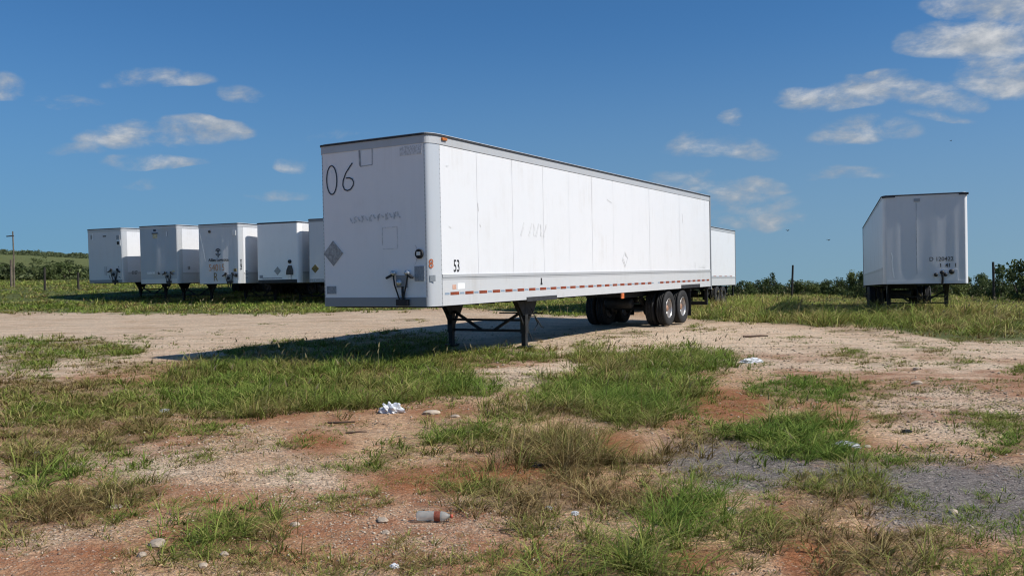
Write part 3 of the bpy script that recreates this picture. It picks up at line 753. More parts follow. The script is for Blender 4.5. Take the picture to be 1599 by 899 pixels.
def gladhands(root, zb, w, u, s=1.0, mat='chrome'):
    """two air couplings, the socket between them and their hanging hoses on the nose; s scales them"""
    y = -HALF + w; z = zb + u
    pl = MB().box(-.02, -.004, y - .12 * s, y + .12 * s, z - .20 * s, z + .02 * s).build('coupling_plate', M['sill'], root)
    for q in (-1, 1):
        mb = MB().lathe([(.0, -.09), (.045 * s, -.085), (.05 * s, -.05), (.03 * s, -.02), (.03 * s, .0)], (0, y + q * .155 * s, z + .06 * s), 'x', 12)
        mb.build('air_coupling', M[mat], pl)
        MB().bar((-.06, y + q * .17 * s, z + .03 * s), (-.09, y + q * .29 * s, z - .03 * s), .055 * s, .035 * s).build('coupling_handle', M['ink'], pl)
        MB().tube([(-.05, y + q * .16 * s, z + .02 * s), (-.06, y + q * .13 * s, z - .15 * s), (-.045, y + q * .06 * s, z - .36 * s), (-.02, y + q * .02 * s, z - .50 * s)], .015 * s, 6).build('air_hose', M['ink'], pl)
    MB().lathe([(.0, -.075), (.05 * s, -.07), (.06 * s, -.02), (.06 * s, .0)], (0, y + .05 * s, z - .11 * s), 'x', 12).build('power_socket', M[mat], pl)
    MB().tube([(-.03, y - .02 * s, z - .18 * s), (-.035, y - .03 * s, z - .38 * s), (-.03, y - .03 * s, z - .5 * s)], .024 * s, 6).build('power_cable', M['ink'], pl)
    MB().box(-.07, -.005, y - .16 * s, y + .10 * s, zb + .02, zb + .13).build('cable_boot', M['ink'], pl)

def placard(root, zb, w, u, r, mat='placard', side='front'):
    poly = [(0, r), (r, 0), (0, -r), (-r, 0)]
    mb = MB()
    if side == 'front':
        mb.prism([(-HALF + w + a, zb + u + b) for a, b in poly], -.014, -.002, 'x')
        mb.prism([(-HALF + w + a * .15 - .045, zb + u + b * .12 + .075) for a, b in poly], -.020, -.013, 'x')
        mb.box(-.019, -.013, -HALF + w - r * .45, -HALF + w + r * .45, zb + u - .012, zb + u + .012)
    else:
        mb.prism([(w + a, zb + u + b) for a, b in poly], -HALF - .012, -HALF - .002, 'y')
    return mb.build('placard', M[mat], root)

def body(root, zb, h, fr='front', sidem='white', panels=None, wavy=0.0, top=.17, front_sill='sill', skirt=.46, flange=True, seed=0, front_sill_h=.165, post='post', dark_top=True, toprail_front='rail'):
    r = random.Random(seed)
    zt = zb + h
    PX, PY = .31, .125
    # floor and backing
    MB().box(.32, LEN - .02, -HALF + .05, HALF - .05, zb + .03, zb + .12).box(.055, .318, -HALF + .16, HALF - .16, zb + .032, zb + .118).build('floor', M['black'], root)
    cm = MB()
    for i in range(26):
        x = .35 + i * .60
        cm.box(x, x + .05, -HALF + .05, HALF - .05, zb - .035, zb + .029)
    cm = cm.build('cross_members', M['black'], root); cm['kind'] = 'stuff'
    # front wall, a dented sheet
    nx, nz = 30, 22; vv = []; fs = []
    y0, y1 = -HALF + PY, HALF - PY; z0, z1 = zb + front_sill_h, zt - top
    bumps = [(r.uniform(.05, .95), r.uniform(.02, .07), r.uniform(-1, 1), r.uniform(.1, .9), r.uniform(.3, 1.2)) for _ in range(9)]
    for j in range(nz + 1):
        for i in range(nx + 1):
            a, b = i / nx, j / nz
            e = 0
            for (c, s_, am, cv, sv) in bumps: e += am * math.exp(-((a - c) / s_) ** 2) * math.exp(-((b - cv) / sv) ** 2)
            edge = min(1, 8 * min(a, 1 - a, b, 1 - b))
            vv.append((-.002 - wavy * e * edge, y0 + (y1 - y0) * a, z0 + (z1 - z0) * b))
    fs = [(j * (nx + 1) + i, j * (nx + 1) + i + 1, (j + 1) * (nx + 1) + i + 1, (j + 1) * (nx + 1) + i) for j in range(nz) for i in range(nx)]
    mb = MB()._add(vv, fs, True); mb.box(.012, .05, y0, y1, zb + .05, zt - .02)
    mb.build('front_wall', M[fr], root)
    # rounded corner posts
    for s in (-1, 1):
        pr = [(PX * (1 - math.sin(a)), PY * (1 - math.cos(a))) for a in np.linspace(PI / 2, 0, 9)]
        pr = [(x, -HALF + y) for x, y in pr][::-1]
        pr = [(PX, -HALF)] + [(PX * (1 - math.sin(a)) , -HALF + PY * (1 - math.cos(a))) for a in np.linspace(.12, PI / 2, 9)]
        outer = pr; inner = [(x + .03, y + .03) for x, y in pr][::-1]
        k = len(outer); vv = []
        for z in (zb, zt - top): vv += [(x, y * (1 if s < 0 else -1), z) for x, y in outer + inner]
        K = 2 * k
        fs = [(i, (i + 1) % K, K + (i + 1) % K, K + i) for i in range(K)]
        MB()._add(vv, fs, True).build('corner_post', M[post], root)
    # rails
    zr = zt - top
    mb = MB().prism([(PX, -HALF - .012), (LEN - .05, -HALF - .012), (LEN - .05, -HALF + .05), (PX, -HALF + .05)], zr, zt - .03, 'z')
    mb.build('side_top_rail', M['rail'], root)
    MB().prism([(PX, HALF + .012), (LEN - .05, HALF + .012), (LEN - .05, HALF - .05), (PX, HALF - .05)], zr, zt - .03, 'z').build('side_top_rail', M['rail'], root)
    def ring(e): return [(PX, -HALF - e)] + [(PX * (1 - math.sin(a)) - e * math.sin(a), -HALF + PY * (1 - math.cos(a)) - e * math.cos(a)) for a in np.linspace(.12, PI / 2, 8)]
    R0 = ring(.012); R0 = R0 + [(x, -y) for x, y in R0[::-1]]
    MB().prism(R0, zr, zt - .031, 'z').build('front_top_rail', M[toprail_front], root)
    R1 = ring(.030); R1 = [(LEN, -HALF - .03)] + R1 + [(x, -y) for x, y in R1[::-1]] + [(LEN, HALF + .03)]
    MB().prism(R1, zt - .03, zt + .002, 'z').build('roof_edge', M['dark_trim' if dark_top else 'rail'], root)
    MB().prism([(x + .05, y * .97) if x < 1 else (x - .05, y * .97) for x, y in R1], zt - .02, zt + .02, 'z').build('roof', M['white2'], root)
    # nose sill
    MB().box(-.012, .05, -HALF + PY - .01, HALF - PY + .01, zb, zb + front_sill_h).build('front_sill', M[front_sill], root)
    # sides
    zs = zb + skirt
    for s in (-1, 1):
        def Y(a, b): return (s * (HALF + b), s * (HALF + a)) if s < 0 else (HALF + a, HALF + b)
        ya, yb = Y(-.04, -.004)
        fl = zs + (.10 if flange else 0)
        if s < 0 and panels:
            MB().box(PX, LEN - .05, ya, yb, zs, zr).build('side_wall', M['seam'], root)
            xs = [PX] + panels + [LEN - .06]
            for i in range(len(xs) - 1):
                dx = r.uniform(-.0015, .0015)
                n = 8; a, b = xs[i] + .0032, xs[i + 1] - .0032; vv = []
                for j in range(7):
                    for q in range(n + 1):
                        u, v = q / n, j / 6
                        bul = .004 * math.sin(PI * u) * math.sin(PI * v) * r.uniform(.6, 1.2)
                        vv.append((a + (b - a) * u, -HALF + .001 + dx - bul, fl + (zr - fl) * v))
                w_ = n + 1
                mb = MB()._add(vv, [(j * w_ + q, j * w_ + q + 1, (j + 1) * w_ + q + 1, (j + 1) * w_ + q) for j in range(6) for q in range(n)], True)
                mb.box(a, b, -HALF + .0035, -HALF + .010, fl, zr)
                mb.build('side_panel', M[sidem], root)
        else:
            mb = MB().box(PX, LEN - .05, min(ya, -HALF if s < 0 else ya), max(yb, HALF if s > 0 else yb), zs, zr)
            mb.build('side_wall', M[sidem], root)
        if flange:
            y0_, y1_ = (-HALF - .016, -HALF + .03) if s < 0 else (HALF - .03, HALF + .016)
            MB().box(PX, LEN - .05, y0_, y1_, zs + .045, zs + .10).box(PX, LEN - .05, y0_ + (.010 if s < 0 else 0), y1_ - (0 if s < 0 else .010), zs + .003, zs + .041).build('side_flange', M['rail'], root)
        y0_, y1_ = (-HALF - .006, -HALF + .03) if s < 0 else (HALF - .03, HALF + .006)
        MB().box(PX, LEN - .05, y0_, y1_, zb, zs).build('bottom_rail', M['skirt'], root)
    # rear frame and doors
    for s in (-1, 1):
        MB().box(LEN - .055, LEN + .03, min(s * (HALF + .02), s * (HALF - .10)), max(s * (HALF + .02), s * (HALF - .10)), zb - .10, zt - .03).build('rear_post', M['rail' if not dark_top else 'sill'], root)
        MB().box(LEN - .02, LEN + .02, min(s * .006, s * (HALF - .11)), max(s * .006, s * (HALF - .11)), zb + .04, zt - .15).build('rear_door', M[sidem], root)
    MB().box(LEN - .05, LEN + .028, -HALF + .1, HALF - .1, zt - .15, zt - .031).build('rear_header', M['rail'], root)

def trailer(name, label, nose, zb_world, yaw, pitch, h, **kw):
    """nose: x, y of the near front corner; returns root and height of the underside over the root"""
    wv = (-math.cos(yaw), math.sin(yaw))
    x = nose[0] + wv[0] * HALF; y = nose[1] + wv[1] * HALF
    zb = 1.08
    root = empty(name, (x, y, zb_world - zb), PI / 2 - yaw, -pitch)
    tag(root, label, 'trailer')
    body(root, zb, h, **kw)
    return root, zb

def rivets(root, zb, h, rows, r=.012):
    """rows: (fixed, lo, hi, step, kind)"""
    mb = MB()
    for kind, fx, lo, hi, st in rows:
        n = int((hi - lo) / st)
        for i in range(n + 1):
            q = lo + i * st
            if kind == 'side': c = (q, -HALF - .008, zb + fx); ax = 'y'
            elif kind == 'front': c = (-.012, -HALF + q, zb + fx); ax = 'x'
            elif kind == 'front_v': c = (-.008, -HALF + fx, zb + q); ax = 'x'
            elif kind == 'side_v': c = (fx, -HALF - .006, zb + q); ax = 'y'
            e = -.012
            vv = [c]
            for j in range(5):
                a = 2 * PI * j / 5
                p = (r * math.cos(a), 0, r * math.sin(a)) if ax == 'y' else (0, r * math.cos(a), r * math.sin(a))
                vv.append((c[0] + p[0] + (.006 if ax == 'x' else 0), c[1] + p[1] + (.006 if ax == 'y' else 0), c[2] + p[2]))
            mb._add(vv, [(0, 1 + j, 1 + (j + 1) % 5) for j in range(5)])
    o = mb.build('rivets', M['sill'], root); o['kind'] = 'stuff'

def tape(root, zb, u, t0, t1, step, ln, hgt=.055, skip=()):
    red = cached(('red', ln, hgt), lambda: MB().box(-ln / 2, ln / 2, -.003, 0, -hgt / 2, hgt / 2).mesh('red_reflector', M['red_tape']))
    wl = step - ln - .06
    wh = cached(('wt', wl, hgt), lambda: MB().box(-wl / 2, wl / 2, -.0025, 0, -hgt * .32, hgt * .32).mesh('white_reflector', M['white_tape']))
    x = t0; k = 0
    while x < t1:
        if k not in skip: put('red_reflector', red, root, (x + ln / 2, -HALF - .0065, zb + u))
        put('white_reflector', wh, root, (x - .03 - wl / 2, -HALF - .0065, zb + u)); x += step; k += 1

def main_trailer():
    panels = [1.52, 2.855, 4.186, 5.437, 6.694, 7.975, 9.242, 10.51, 11.78, 13.05, 14.32, 15.58]
    h = 3.036
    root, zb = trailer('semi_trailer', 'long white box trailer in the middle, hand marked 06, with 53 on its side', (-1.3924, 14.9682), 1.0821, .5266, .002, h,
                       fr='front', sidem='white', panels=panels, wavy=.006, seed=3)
    running_gear(root, zb, (12.145, 13.38), True)
    landing_gear(root, zb, 3.86, True)
    tape(root, zb, .213, .55, 15.95, .487, .28, skip=(21,))
    # rub plates on the bottom rail
    MB().box(3.36, 4.72, -HALF - .022, -HALF - .004, zb - .035, zb + .055).build('rub_plate', M['dark_trim'], root)
    MB().box(13.1, 14.9, -HALF - .022, -HALF - .004, zb + .0, zb + .105).build('rub_plate', M['dark_trim'], root)
    MB().box(8.40, 8.58, -HALF - .012, -HALF + .01, zb - .15, zb - .01).build('side_marker', M['rust_orange'], root)
    MB().box(.345, .50, -HALF - .05, -HALF - .012, zb + h - .095, zb + h - .045).build('marker_lamp', M['amber'], root, bevel=.012)
    MB().box(4.0, 4.05, -HALF - .012, -HALF - .005, zb + .335, zb + .445).box(3.985, 4.065, -HALF - .012, -HALF - .005, zb + .30, zb + .34).build('tie_slot', M['ink'], root)
    # numbers and stickers
    text('length_number', '53', root, (.775, -HALF - .004, zb + .70), 'side', .315, M['ink'], .66, .002)
    MB().box(.62, .74, -HALF - .009, -HALF - .006, zb + .285, zb + .37).build('orange_sticker', M['pale_orange'], root)
    MB().box(.785, 1.02, -HALF - .009, -HALF - .006, zb + .285, zb + .395).build('white_sticker', M['pale_sticker_and_glint'], root)
    text('corner_number', '8', root, (.048, -HALF + .045, zb + .745), 'side', .23, M['rust_orange'], .8, .001).rotation_euler = (PI / 2, 0, -PI / 4)
    MB().bar((.062, -HALF + .03, zb + .55), (.062, -HALF + .03, zb + .44), .10, .006, up=(.7, .7, 0)).build('corner_sticker', M['sticker'], root)
    # lettering left behind by old decals on the side
    ln = []
    for i, x in enumerate((3.28, 3.62, 3.93, 4.28)):
        ln.append([(x - .10, 1.33), (x - .02, 1.47), (x + .04, 1.60)])
        if i in (1, 2): ln.append([(x + .13, 1.34), (x + .15, 1.48), (x + .12, 1.60)])
    strokes('old_lettering', ln, .05, M['ghost'], root, 'side', zb, .0065, 'faint grey residue of removed numerals')
    strokes('placard_outline', [[(8.7, 1.07), (8.88, .90), (8.7, .665), (8.52, .86), (8.7, 1.07)], [(8.70, 1.07), (8.72, .98), (8.86, .93)], [(8.60, .88), (8.72, .72)]], .03, M['ghost'], root, 'side', zb, .0065)
    strokes('old_lettering', [[(14.5, .60), (14.5, .82)], [(14.9, .66), (15.3, .66), (15.5, .64)], [(15.42, .60), (15.42, .72)]], .05, M['ghost'], root, 'side', zb, .0065)
    strokes('scuff', [[(1.545, 1.9), (1.56, 1.75)], [(1.60, 1.50), (1.63, 1.46)], [(.56, 1.42), (.62, 1.40)], [(7.6, 2.36), (7.9, 2.30)], [(13.3, 2.3), (13.35, 2.0)], [(.50, 2.5), (.58, 2.52)]], .022, M['ghost'], root, 'side', zb, .0065)
    # nose
    strokes('hand_numeral', [arc(2.245, 2.365, .125, .268, PI / 2, PI / 2 + 2 * PI, 22)], .024, M['marker'], root, 'front', zb, .012, 'hand drawn 0 in dark marker')
    six = [(1.735, 2.645), (1.80, 2.58), (1.90, 2.47), (1.965, 2.34), (1.978, 2.25), (1.94, 2.17), (1.87, 2.145), (1.79, 2.165), (1.73, 2.23), (1.715, 2.29), (1.745, 2.345), (1.81, 2.375), (1.90, 2.378)]
    strokes('hand_numeral', [six], .024, M['marker'], root, 'front', zb, .012, 'hand drawn 6 in dark marker')
    strokes('plate_outline', [[(1.565, 2.86), (1.555, 2.575)]], .035, M['faint'], root, 'front', zb, .013)
    strokes('plate_outline', [[(1.555, 2.565), (1.27, 2.575), (1.265, 2.87)]], .014, M['faint'], root, 'front', zb, .013)
    strokes('plate_outline', [[(.735, 1.43), (.73, 1.04), (1.07, 1.035)], [(.735, 1.43), (1.07, 1.42)], [(1.07, 1.42), (1.075, 1.10)]], .010, M['ghost_dark'], root, 'front', zb, .013)
    gl = []
    rr = random.Random(11)
    for i in range(13):
        x = 1.79 - i * .092; z = 1.60 + i * .0035
        gl.append([(x + .03, z + rr.uniform(.02, .06)), (x + rr.uniform(-.02, .02), z - .02), (x - .03, z - rr.uniform(.0, .07))])
        if i % 2: gl.append([(x - .03, z + .05), (x + .01, z + .02), (x + .02, z - .07)])
    strokes('old_lettering', gl, .026, M['ghost_dark'], root, 'front', zb, .013, 'scraped off row of letters')
    MB().box(-.011, -.003, -HALF + .16, -HALF + .64, zb + 2.68, zb + 2.84).build('old_plate', M['ghost_dark'], root)
    placard(root, zb, 2.25, .995, .235)
    MB().box(-.011, -.003, -HALF + 2.20, -HALF + 2.43, zb + .235, zb + .38).build('lower_sticker', M['sticker'], root)
    d = MB().box(-.016, -.003, -HALF + .155, -HALF + .365, zb + .45, zb + .715).build('document_label', M['sticker'], root)
    s = MB().lathe([(.085, .0), (.085, -.03), (.06, -.035), (.055, -.012), (.0, -.012)], (-.004, -HALF + .252, zb + .93), 'x', 20).build('light_socket', M['ink'], root)
    MB().box(-.05, -.014, -HALF + .215, -HALF + .29, zb + .90, zb + .965).build('socket_cap', M['chrome'], s)
    strokes('hose_mark', [arc(.42, .93, .12, .22, PI * .75, PI * 1.35, 8)], .012, M['ghost_dark'], root, 'front', zb, .013)
    gladhands(root, zb, .65, .54)
    rows = [('side', .095, .40, 16.0, .13), ('side', .035, .44, 16.0, .21), ('front_v', .115, .2, 2.85, .07), ('front_v', 2.48, .2, 2.85, .07), ('front', h - .145, .14, 2.45, .10),
            ('side_v', .30, .05, 2.85, .085), ('side', h - .16, .35, 15.9, .16)]
    rivets(root, zb, h, rows, .011)
    MB().box(5.9, 5.96, .15, .21, zb - .42, zb - .04).box(5.9, 5.96, -.3, .9, zb - .43, zb - .40).build('hose_hanger', M['black'], root)
main_trailer()

def slope(x, y, yaw):
    a = float(land(x + 13 * math.sin(yaw), y + 13 * math.cos(yaw))); b = float(land(x + 3.8 * math.sin(yaw), y + 3.8 * math.cos(yaw)))
    return math.atan2(a - b, 9.2)

ROW = 'trailers parked in a row at the back left'
def row_trailers():
    # leftmost
    r, zb = trailer('semi_trailer', 'leftmost parked white trailer, a black square high on its grey nose', (-21.07, 46.55), 1.612, .375, slope(-21, 46.5, .375), 2.96,
                    fr='front2', sidem='white', wavy=.006, seed=5)
    r['group'] = ROW
    running_gear(r, zb, (12.3, 13.5), False); landing_gear(r, zb, 3.4, False, -.1)
    MB().box(-.02, -.004, -HALF + 2.10, -HALF + 2.16, zb + 2.36, zb + 2.72).build('white_strip', M['pale_sticker_and_glint'], r)
    MB().box(-.02, -.004, -HALF + 2.17, -HALF + 2.27, zb + 2.42, zb + 2.64).build('grey_patch', M['sill'], r)
    MB().box(-.02, -.004, -HALF + .14, -HALF + .40, zb + 2.00, zb + 2.32).build('light_panel', M['pale_sticker_and_glint'], r)
    MB().box(-.045, -.02, -HALF + .21, -HALF + .36, zb + 2.06, zb + 2.24).build('light_socket', M['ink'], r)
    MB().box(-.018, -.004, -HALF + .18, -HALF + .42, zb + 2.34, zb + 2.58).build('grey_patch', M['faint'], r)
    MB().box(-.018, -.004, -HALF + 1.15, -HALF + 1.38, zb + 2.52, zb + 2.58).build('top_lamp', M['ink'], r)
    gladhands(r, zb, .62, .62, 1.45, 'ink')
    strokes('lettering', [[(1.22 + .1 * i, .42 + (.02 * (k % 2))), (1.22 + .1 * i, .9)] for i in range(2) for k in (0,)], .04, M['faint'], r, 'front', zb, .012)
    strokes('lettering', [[(1.0, .40), (.98, .25), (.88, .22)], [(.34, .32), (.22, .26)], [(.30, .86), (.36, .88)]], .04, M['marker'], r, 'front', zb, .012)
    text('fleet_number', '4107', r, (.75, -HALF - .012, zb + .52), 'side', .24, M['ink'], .9, .008)
    strokes('lettering', [[(1.6, .2), (2.6, .2)]], .05, M['ink'], r, 'side', zb, .012)
    # second: silver
    r, zb = trailer('semi_trailer', 'dull silver trailer with a small yellowish plate near the top of its nose', (-17.31, 44.58), 1.524, .349, slope(-17.3, 44.6, .349), 3.03,
                    fr='front3', sidem='white2', wavy=.022, seed=8, front_sill='skirt', front_sill_h=.24, post='rail')
    r['group'] = ROW
    running_gear(r, zb, (12.3, 13.5), False); landing_gear(r, zb, 2.9, False, -.1)
    MB().box(-.03, -.004, -HALF + 1.33, -HALF + 1.62, zb + 2.37, zb + 2.60).build('yellow_plate', M['yellow_plate'], r)
    MB().box(-.05, -.004, -HALF + 1.30, -HALF + 1.66, zb + 2.61, zb + 2.66).box(-.04, -.004, -HALF + 1.42, -HALF + 1.56, zb + 2.74, zb + 2.84).build('top_lamp', M['marker'], r)
    MB().box(-.02, -.004, -HALF + .70, -HALF + .74, zb + 2.45, zb + 2.72).build('white_strip', M['pale_sticker_and_glint'], r)
    MB().box(-.02, -.004, -HALF + 1.55, -HALF + 2.05, zb + .50, zb + .62).build('white_strip', M['ghost_dark'], r)
    MB().lathe([(.07, 0), (.07, -.03), (.0, -.03)], (-.01, -HALF + 1.28, zb + .55), 'x', 12).build('light_socket', M['marker'], r)
    gladhands(r, zb, .66, .50, 1.2, 'ink')
    MB().box(-.02, -.004, -HALF + .27, -HALF + .43, zb + .58, zb + .68).build('yellow_plate', M['yellow_plate'], r)
    text('fleet_number', '11', r, (.75, -HALF - .012, zb + .78), 'side', .24, M['ink'], 1.0, .01)
    text('fleet_number', '3382', r, (1.95, -HALF - .012, zb + .36), 'side', .34, M['ink'], 1.0, .012)
    # third: logo and hand numbers
    r, zb = trailer('semi_trailer', 'white trailer with a round emblem and brown 54015 on its nose', (-13.706, 43.193), 1.467, .346, slope(-13.7, 43.2, .346), 3.03,
                    fr='front2', sidem='white', wavy=.020, seed=12, front_sill='front2')
    r['group'] = ROW
    running_gear(r, zb, (12.3, 13.5), False); landing_gear(r, zb, 3.4, False, -.1)
    MB().lathe([(.075, 0), (.07, -.04), (.0, -.045)], (-.01, -HALF + 1.80, zb + 2.66), 'x', 12).build('top_lamp', M['ink'], r)
    strokes('dent_glint', [[(2.42, 2.62), (2.30, 2.1), (2.17, 1.55), (2.10, 1.15)]], .055, M['pale_sticker_and_glint'], r, 'front', zb, .022, 'diagonal crease, its glint painted as a pale stroke')  # light catching the crease, painted as a pale stroke
    strokes('emblem', [arc(1.30, 1.60, .15, .165, .4, PI - .4, 10), arc(1.30, 1.60, .15, .165, PI + .5, PI * 1.35, 5), arc(1.30, 1.60, .15, .165, PI * 1.65, 2 * PI - .4, 5), [(1.30, 1.70), (1.30, 1.34)], [(1.22, 1.66), (1.38, 1.66)]], .055, M['marker'], r, 'front', zb, .024)
    text('company_name', 'Alliet Logistica', r, (-.024, -HALF + 1.28, zb + 1.20), 'front', .21, M['ink'], 1.0, .004)
    text('hand_number', '54015', r, (-.024, -HALF + 1.40, zb + .80), 'front', .50, M['brown_ink'], .80, -.004)
    text('hand_letter', 'R', r, (-.024, -HALF + 1.48, zb + .32), 'front', .62, M['olive_ink'], .75, -.004)
    text('corner_number', '54015', r, (.17, -HALF + .012, zb + .95), 'side', .22, M['ink'], 1.0, .008, spin=PI / 2)
    MB().box(-.03, -.004, -HALF + .20, -HALF + .42, zb + 2.42, zb + 2.66).build('old_plate', M['ghost'], r)
    gladhands(r, zb, .62, .42, 1.35, 'ink')
    MB().box(-.05, -.004, -HALF + .14, -HALF + .26, zb + .32, zb + .48).build('light_socket', M['ink'], r)
    MB().box(-.03, -.004, -HALF + .20, -HALF + .36, zb + .60, zb + .74).build('document_box', M['olive_ink'], r)
    strokes('lettering', [[(.42, .62), (.60, .62)], [(.42, .45), (.66, .45)], [(.42, .28), (.6, .28)]], .07, M['faint'], r, 'side', zb, .012)
    strokes('lettering', [[(1.5, .27), (3.2, .27)]], .05, M['ink'], r, 'side', zb, .012)
    # fourth
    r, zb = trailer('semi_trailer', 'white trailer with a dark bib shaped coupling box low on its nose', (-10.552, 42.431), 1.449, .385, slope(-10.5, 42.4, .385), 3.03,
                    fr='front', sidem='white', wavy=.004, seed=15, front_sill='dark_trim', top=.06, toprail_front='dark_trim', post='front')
    r['group'] = ROW
    running_gear(r, zb, (11.0, 12.2), False); landing_gear(r, zb, 3.2, False, -.1)
    o = placard(r, zb, 1.28, .60, .215)
    b = MB().prism([(-HALF + .34, zb + .62), (-HALF + .42, zb + .86), (-HALF + .58, zb + .86), (-HALF + .70, zb + .62), (-HALF + .72, zb + .40), (-HALF + .33, zb + .40)], -.08, -.004, 'x').build('coupling_box', M['sill_dark'], r)
    MB().lathe([(.095, 0), (.09, -.06), (.0, -.065)], (-.01, -HALF + .52, zb + 1.05), 'x', 14).build('light_socket', M['ink'], r)
    MB().box(-.06, -.006, -HALF + .42, -HALF + .62, zb + .17, zb + .38).build('coupling_base', M['chrome'], r)
    MB().box(-.015, -.004, -HALF + 2.18, -HALF + 2.38, zb + .24, zb + .40).build('lower_sticker', M['sticker'], r)
    strokes('lettering', [[(1.0, .24), (2.2, .24)]], .05, M['faint'], r, 'front', zb, .012)
    # fifth, mostly hidden
    r, zb = trailer('semi_trailer', 'white trailer with brown trimmed nose edge, mostly hidden behind the main trailer', (-7.62, 41.20), 1.455, .36, slope(-7.6, 41, .36), 3.09,
                    fr='front2', sidem='white', wavy=.004, seed=19, top=.14, toprail_front='sill', post='sill', front_sill='faint')
    r['group'] = ROW
    running_gear(r, zb, (11.0, 12.2), False); landing_gear(r, zb, 3.2, False, -.1)
    placard(r, zb, 2.15, .66, .215, 'olive_ink')
    # behind the main trailer
    ux, uy = math.sin(.50), math.cos(.50)
    nx, ny = 12.62 - 16.15 * ux, 48.35 - 16.15 * uy
    r, zb = trailer('semi_trailer', 'white trailer whose rear end shows behind the back doors of the main trailer', (nx, ny), 1.0, .50, -.0095, 3.03,
                    fr='front2', sidem='white', wavy=.004, seed=23, skirt=.36)
    running_gear(r, zb, (12.5, 13.7), False); landing_gear(r, zb, 3.2, False)
    tape(r, zb, .47, .6, 15.8, 1.1, .5, hgt=.05)
    # right
    r, zb = trailer('semi_trailer', 'single white trailer on the right, lettered D 120422 low on its dented nose', (14.951, 27.977), 1.075, .352, -.020, 2.97,
                    fr='front2', sidem='white2', wavy=.012, seed=44, top=.10, front_sill='front2', front_sill_h=.10, post='white', toprail_front='front2')
    running_gear(r, zb, (11.2, 12.4), False); landing_gear(r, zb, 2.9, False)
    text('fleet_number', 'D 120422', r, (-.018, -HALF + .82, zb + .80), 'front', .19, M['sill_dark'], .95, .001)
    text('tyre_number', '1  41  1', r, (-.018, -HALF + .62, zb + .59), 'front', .17, M['ink'], 1.0, .003)
    MB().box(-.015, -.003, -HALF + .34, -HALF + 1.02, zb + .10, zb + .46).build('coupling_plate', M['white2'], r)
    MB().lathe([(.085, 0), (.08, -.05), (.0, -.06)], (-.016, -HALF + .52, zb + .385), 'x', 14).build('light_socket', M['ink'], r)
    MB().lathe([(.065, 0), (.06, -.06), (.0, -.065)], (-.016, -HALF + .985, zb + .29), 'x', 12).build('air_coupling', M['ink'], r)
    MB().lathe([(.06, 0), (.055, -.06), (.0, -.065)], (-.016, -HALF + .70, zb + .29), 'x', 12).build('air_coupling', M['ink'], r)
    MB().lathe([(.07, 0), (.065, -.05), (.0, -.055)], (-.016, -HALF + .80, zb + .36), 'x', 12).build('power_socket', M['ink'], r)
    MB().tube([(-.06, -HALF + .80, zb + .33), (-.06, -HALF + .79, zb + .15), (-.03, -HALF + .80, zb - .02)], .035, 6).build('power_cable', M['ink'], r)
    MB().box(-.03, -.004, -HALF + 1.44, -HALF + 1.62, zb + 2.73, zb + 2.83).build('top_lamp', M['sill'], r)
    MB().box(-.012, -.003, -HALF + 1.545, -HALF + 1.56, zb + .3, zb + 2.70).build('front_seam', M['faint'], r)
    MB().box(-.03, .10, HALF - .40, HALF + .01, zb + 2.90, zb + 2.965).build('corner_cap', M['dark_trim'], r)
    MB().box(-.03, .10, -HALF - .01, -HALF + .28, zb + 2.90, zb + 2.965).build('corner_cap', M['dark_trim'], r)
    strokes('dent_glint', [[(2.33, 1.05), (2.29, .9), (2.31, .75), (2.28, .4), (2.25, .2)]], .035, M['pale_sticker_and_glint'], r, 'front', zb, .03, 'painted pale glint of a lit crease beside the corner post')  # pale stroke paints the sunlit edge of the bulge by the post
row_trailers()

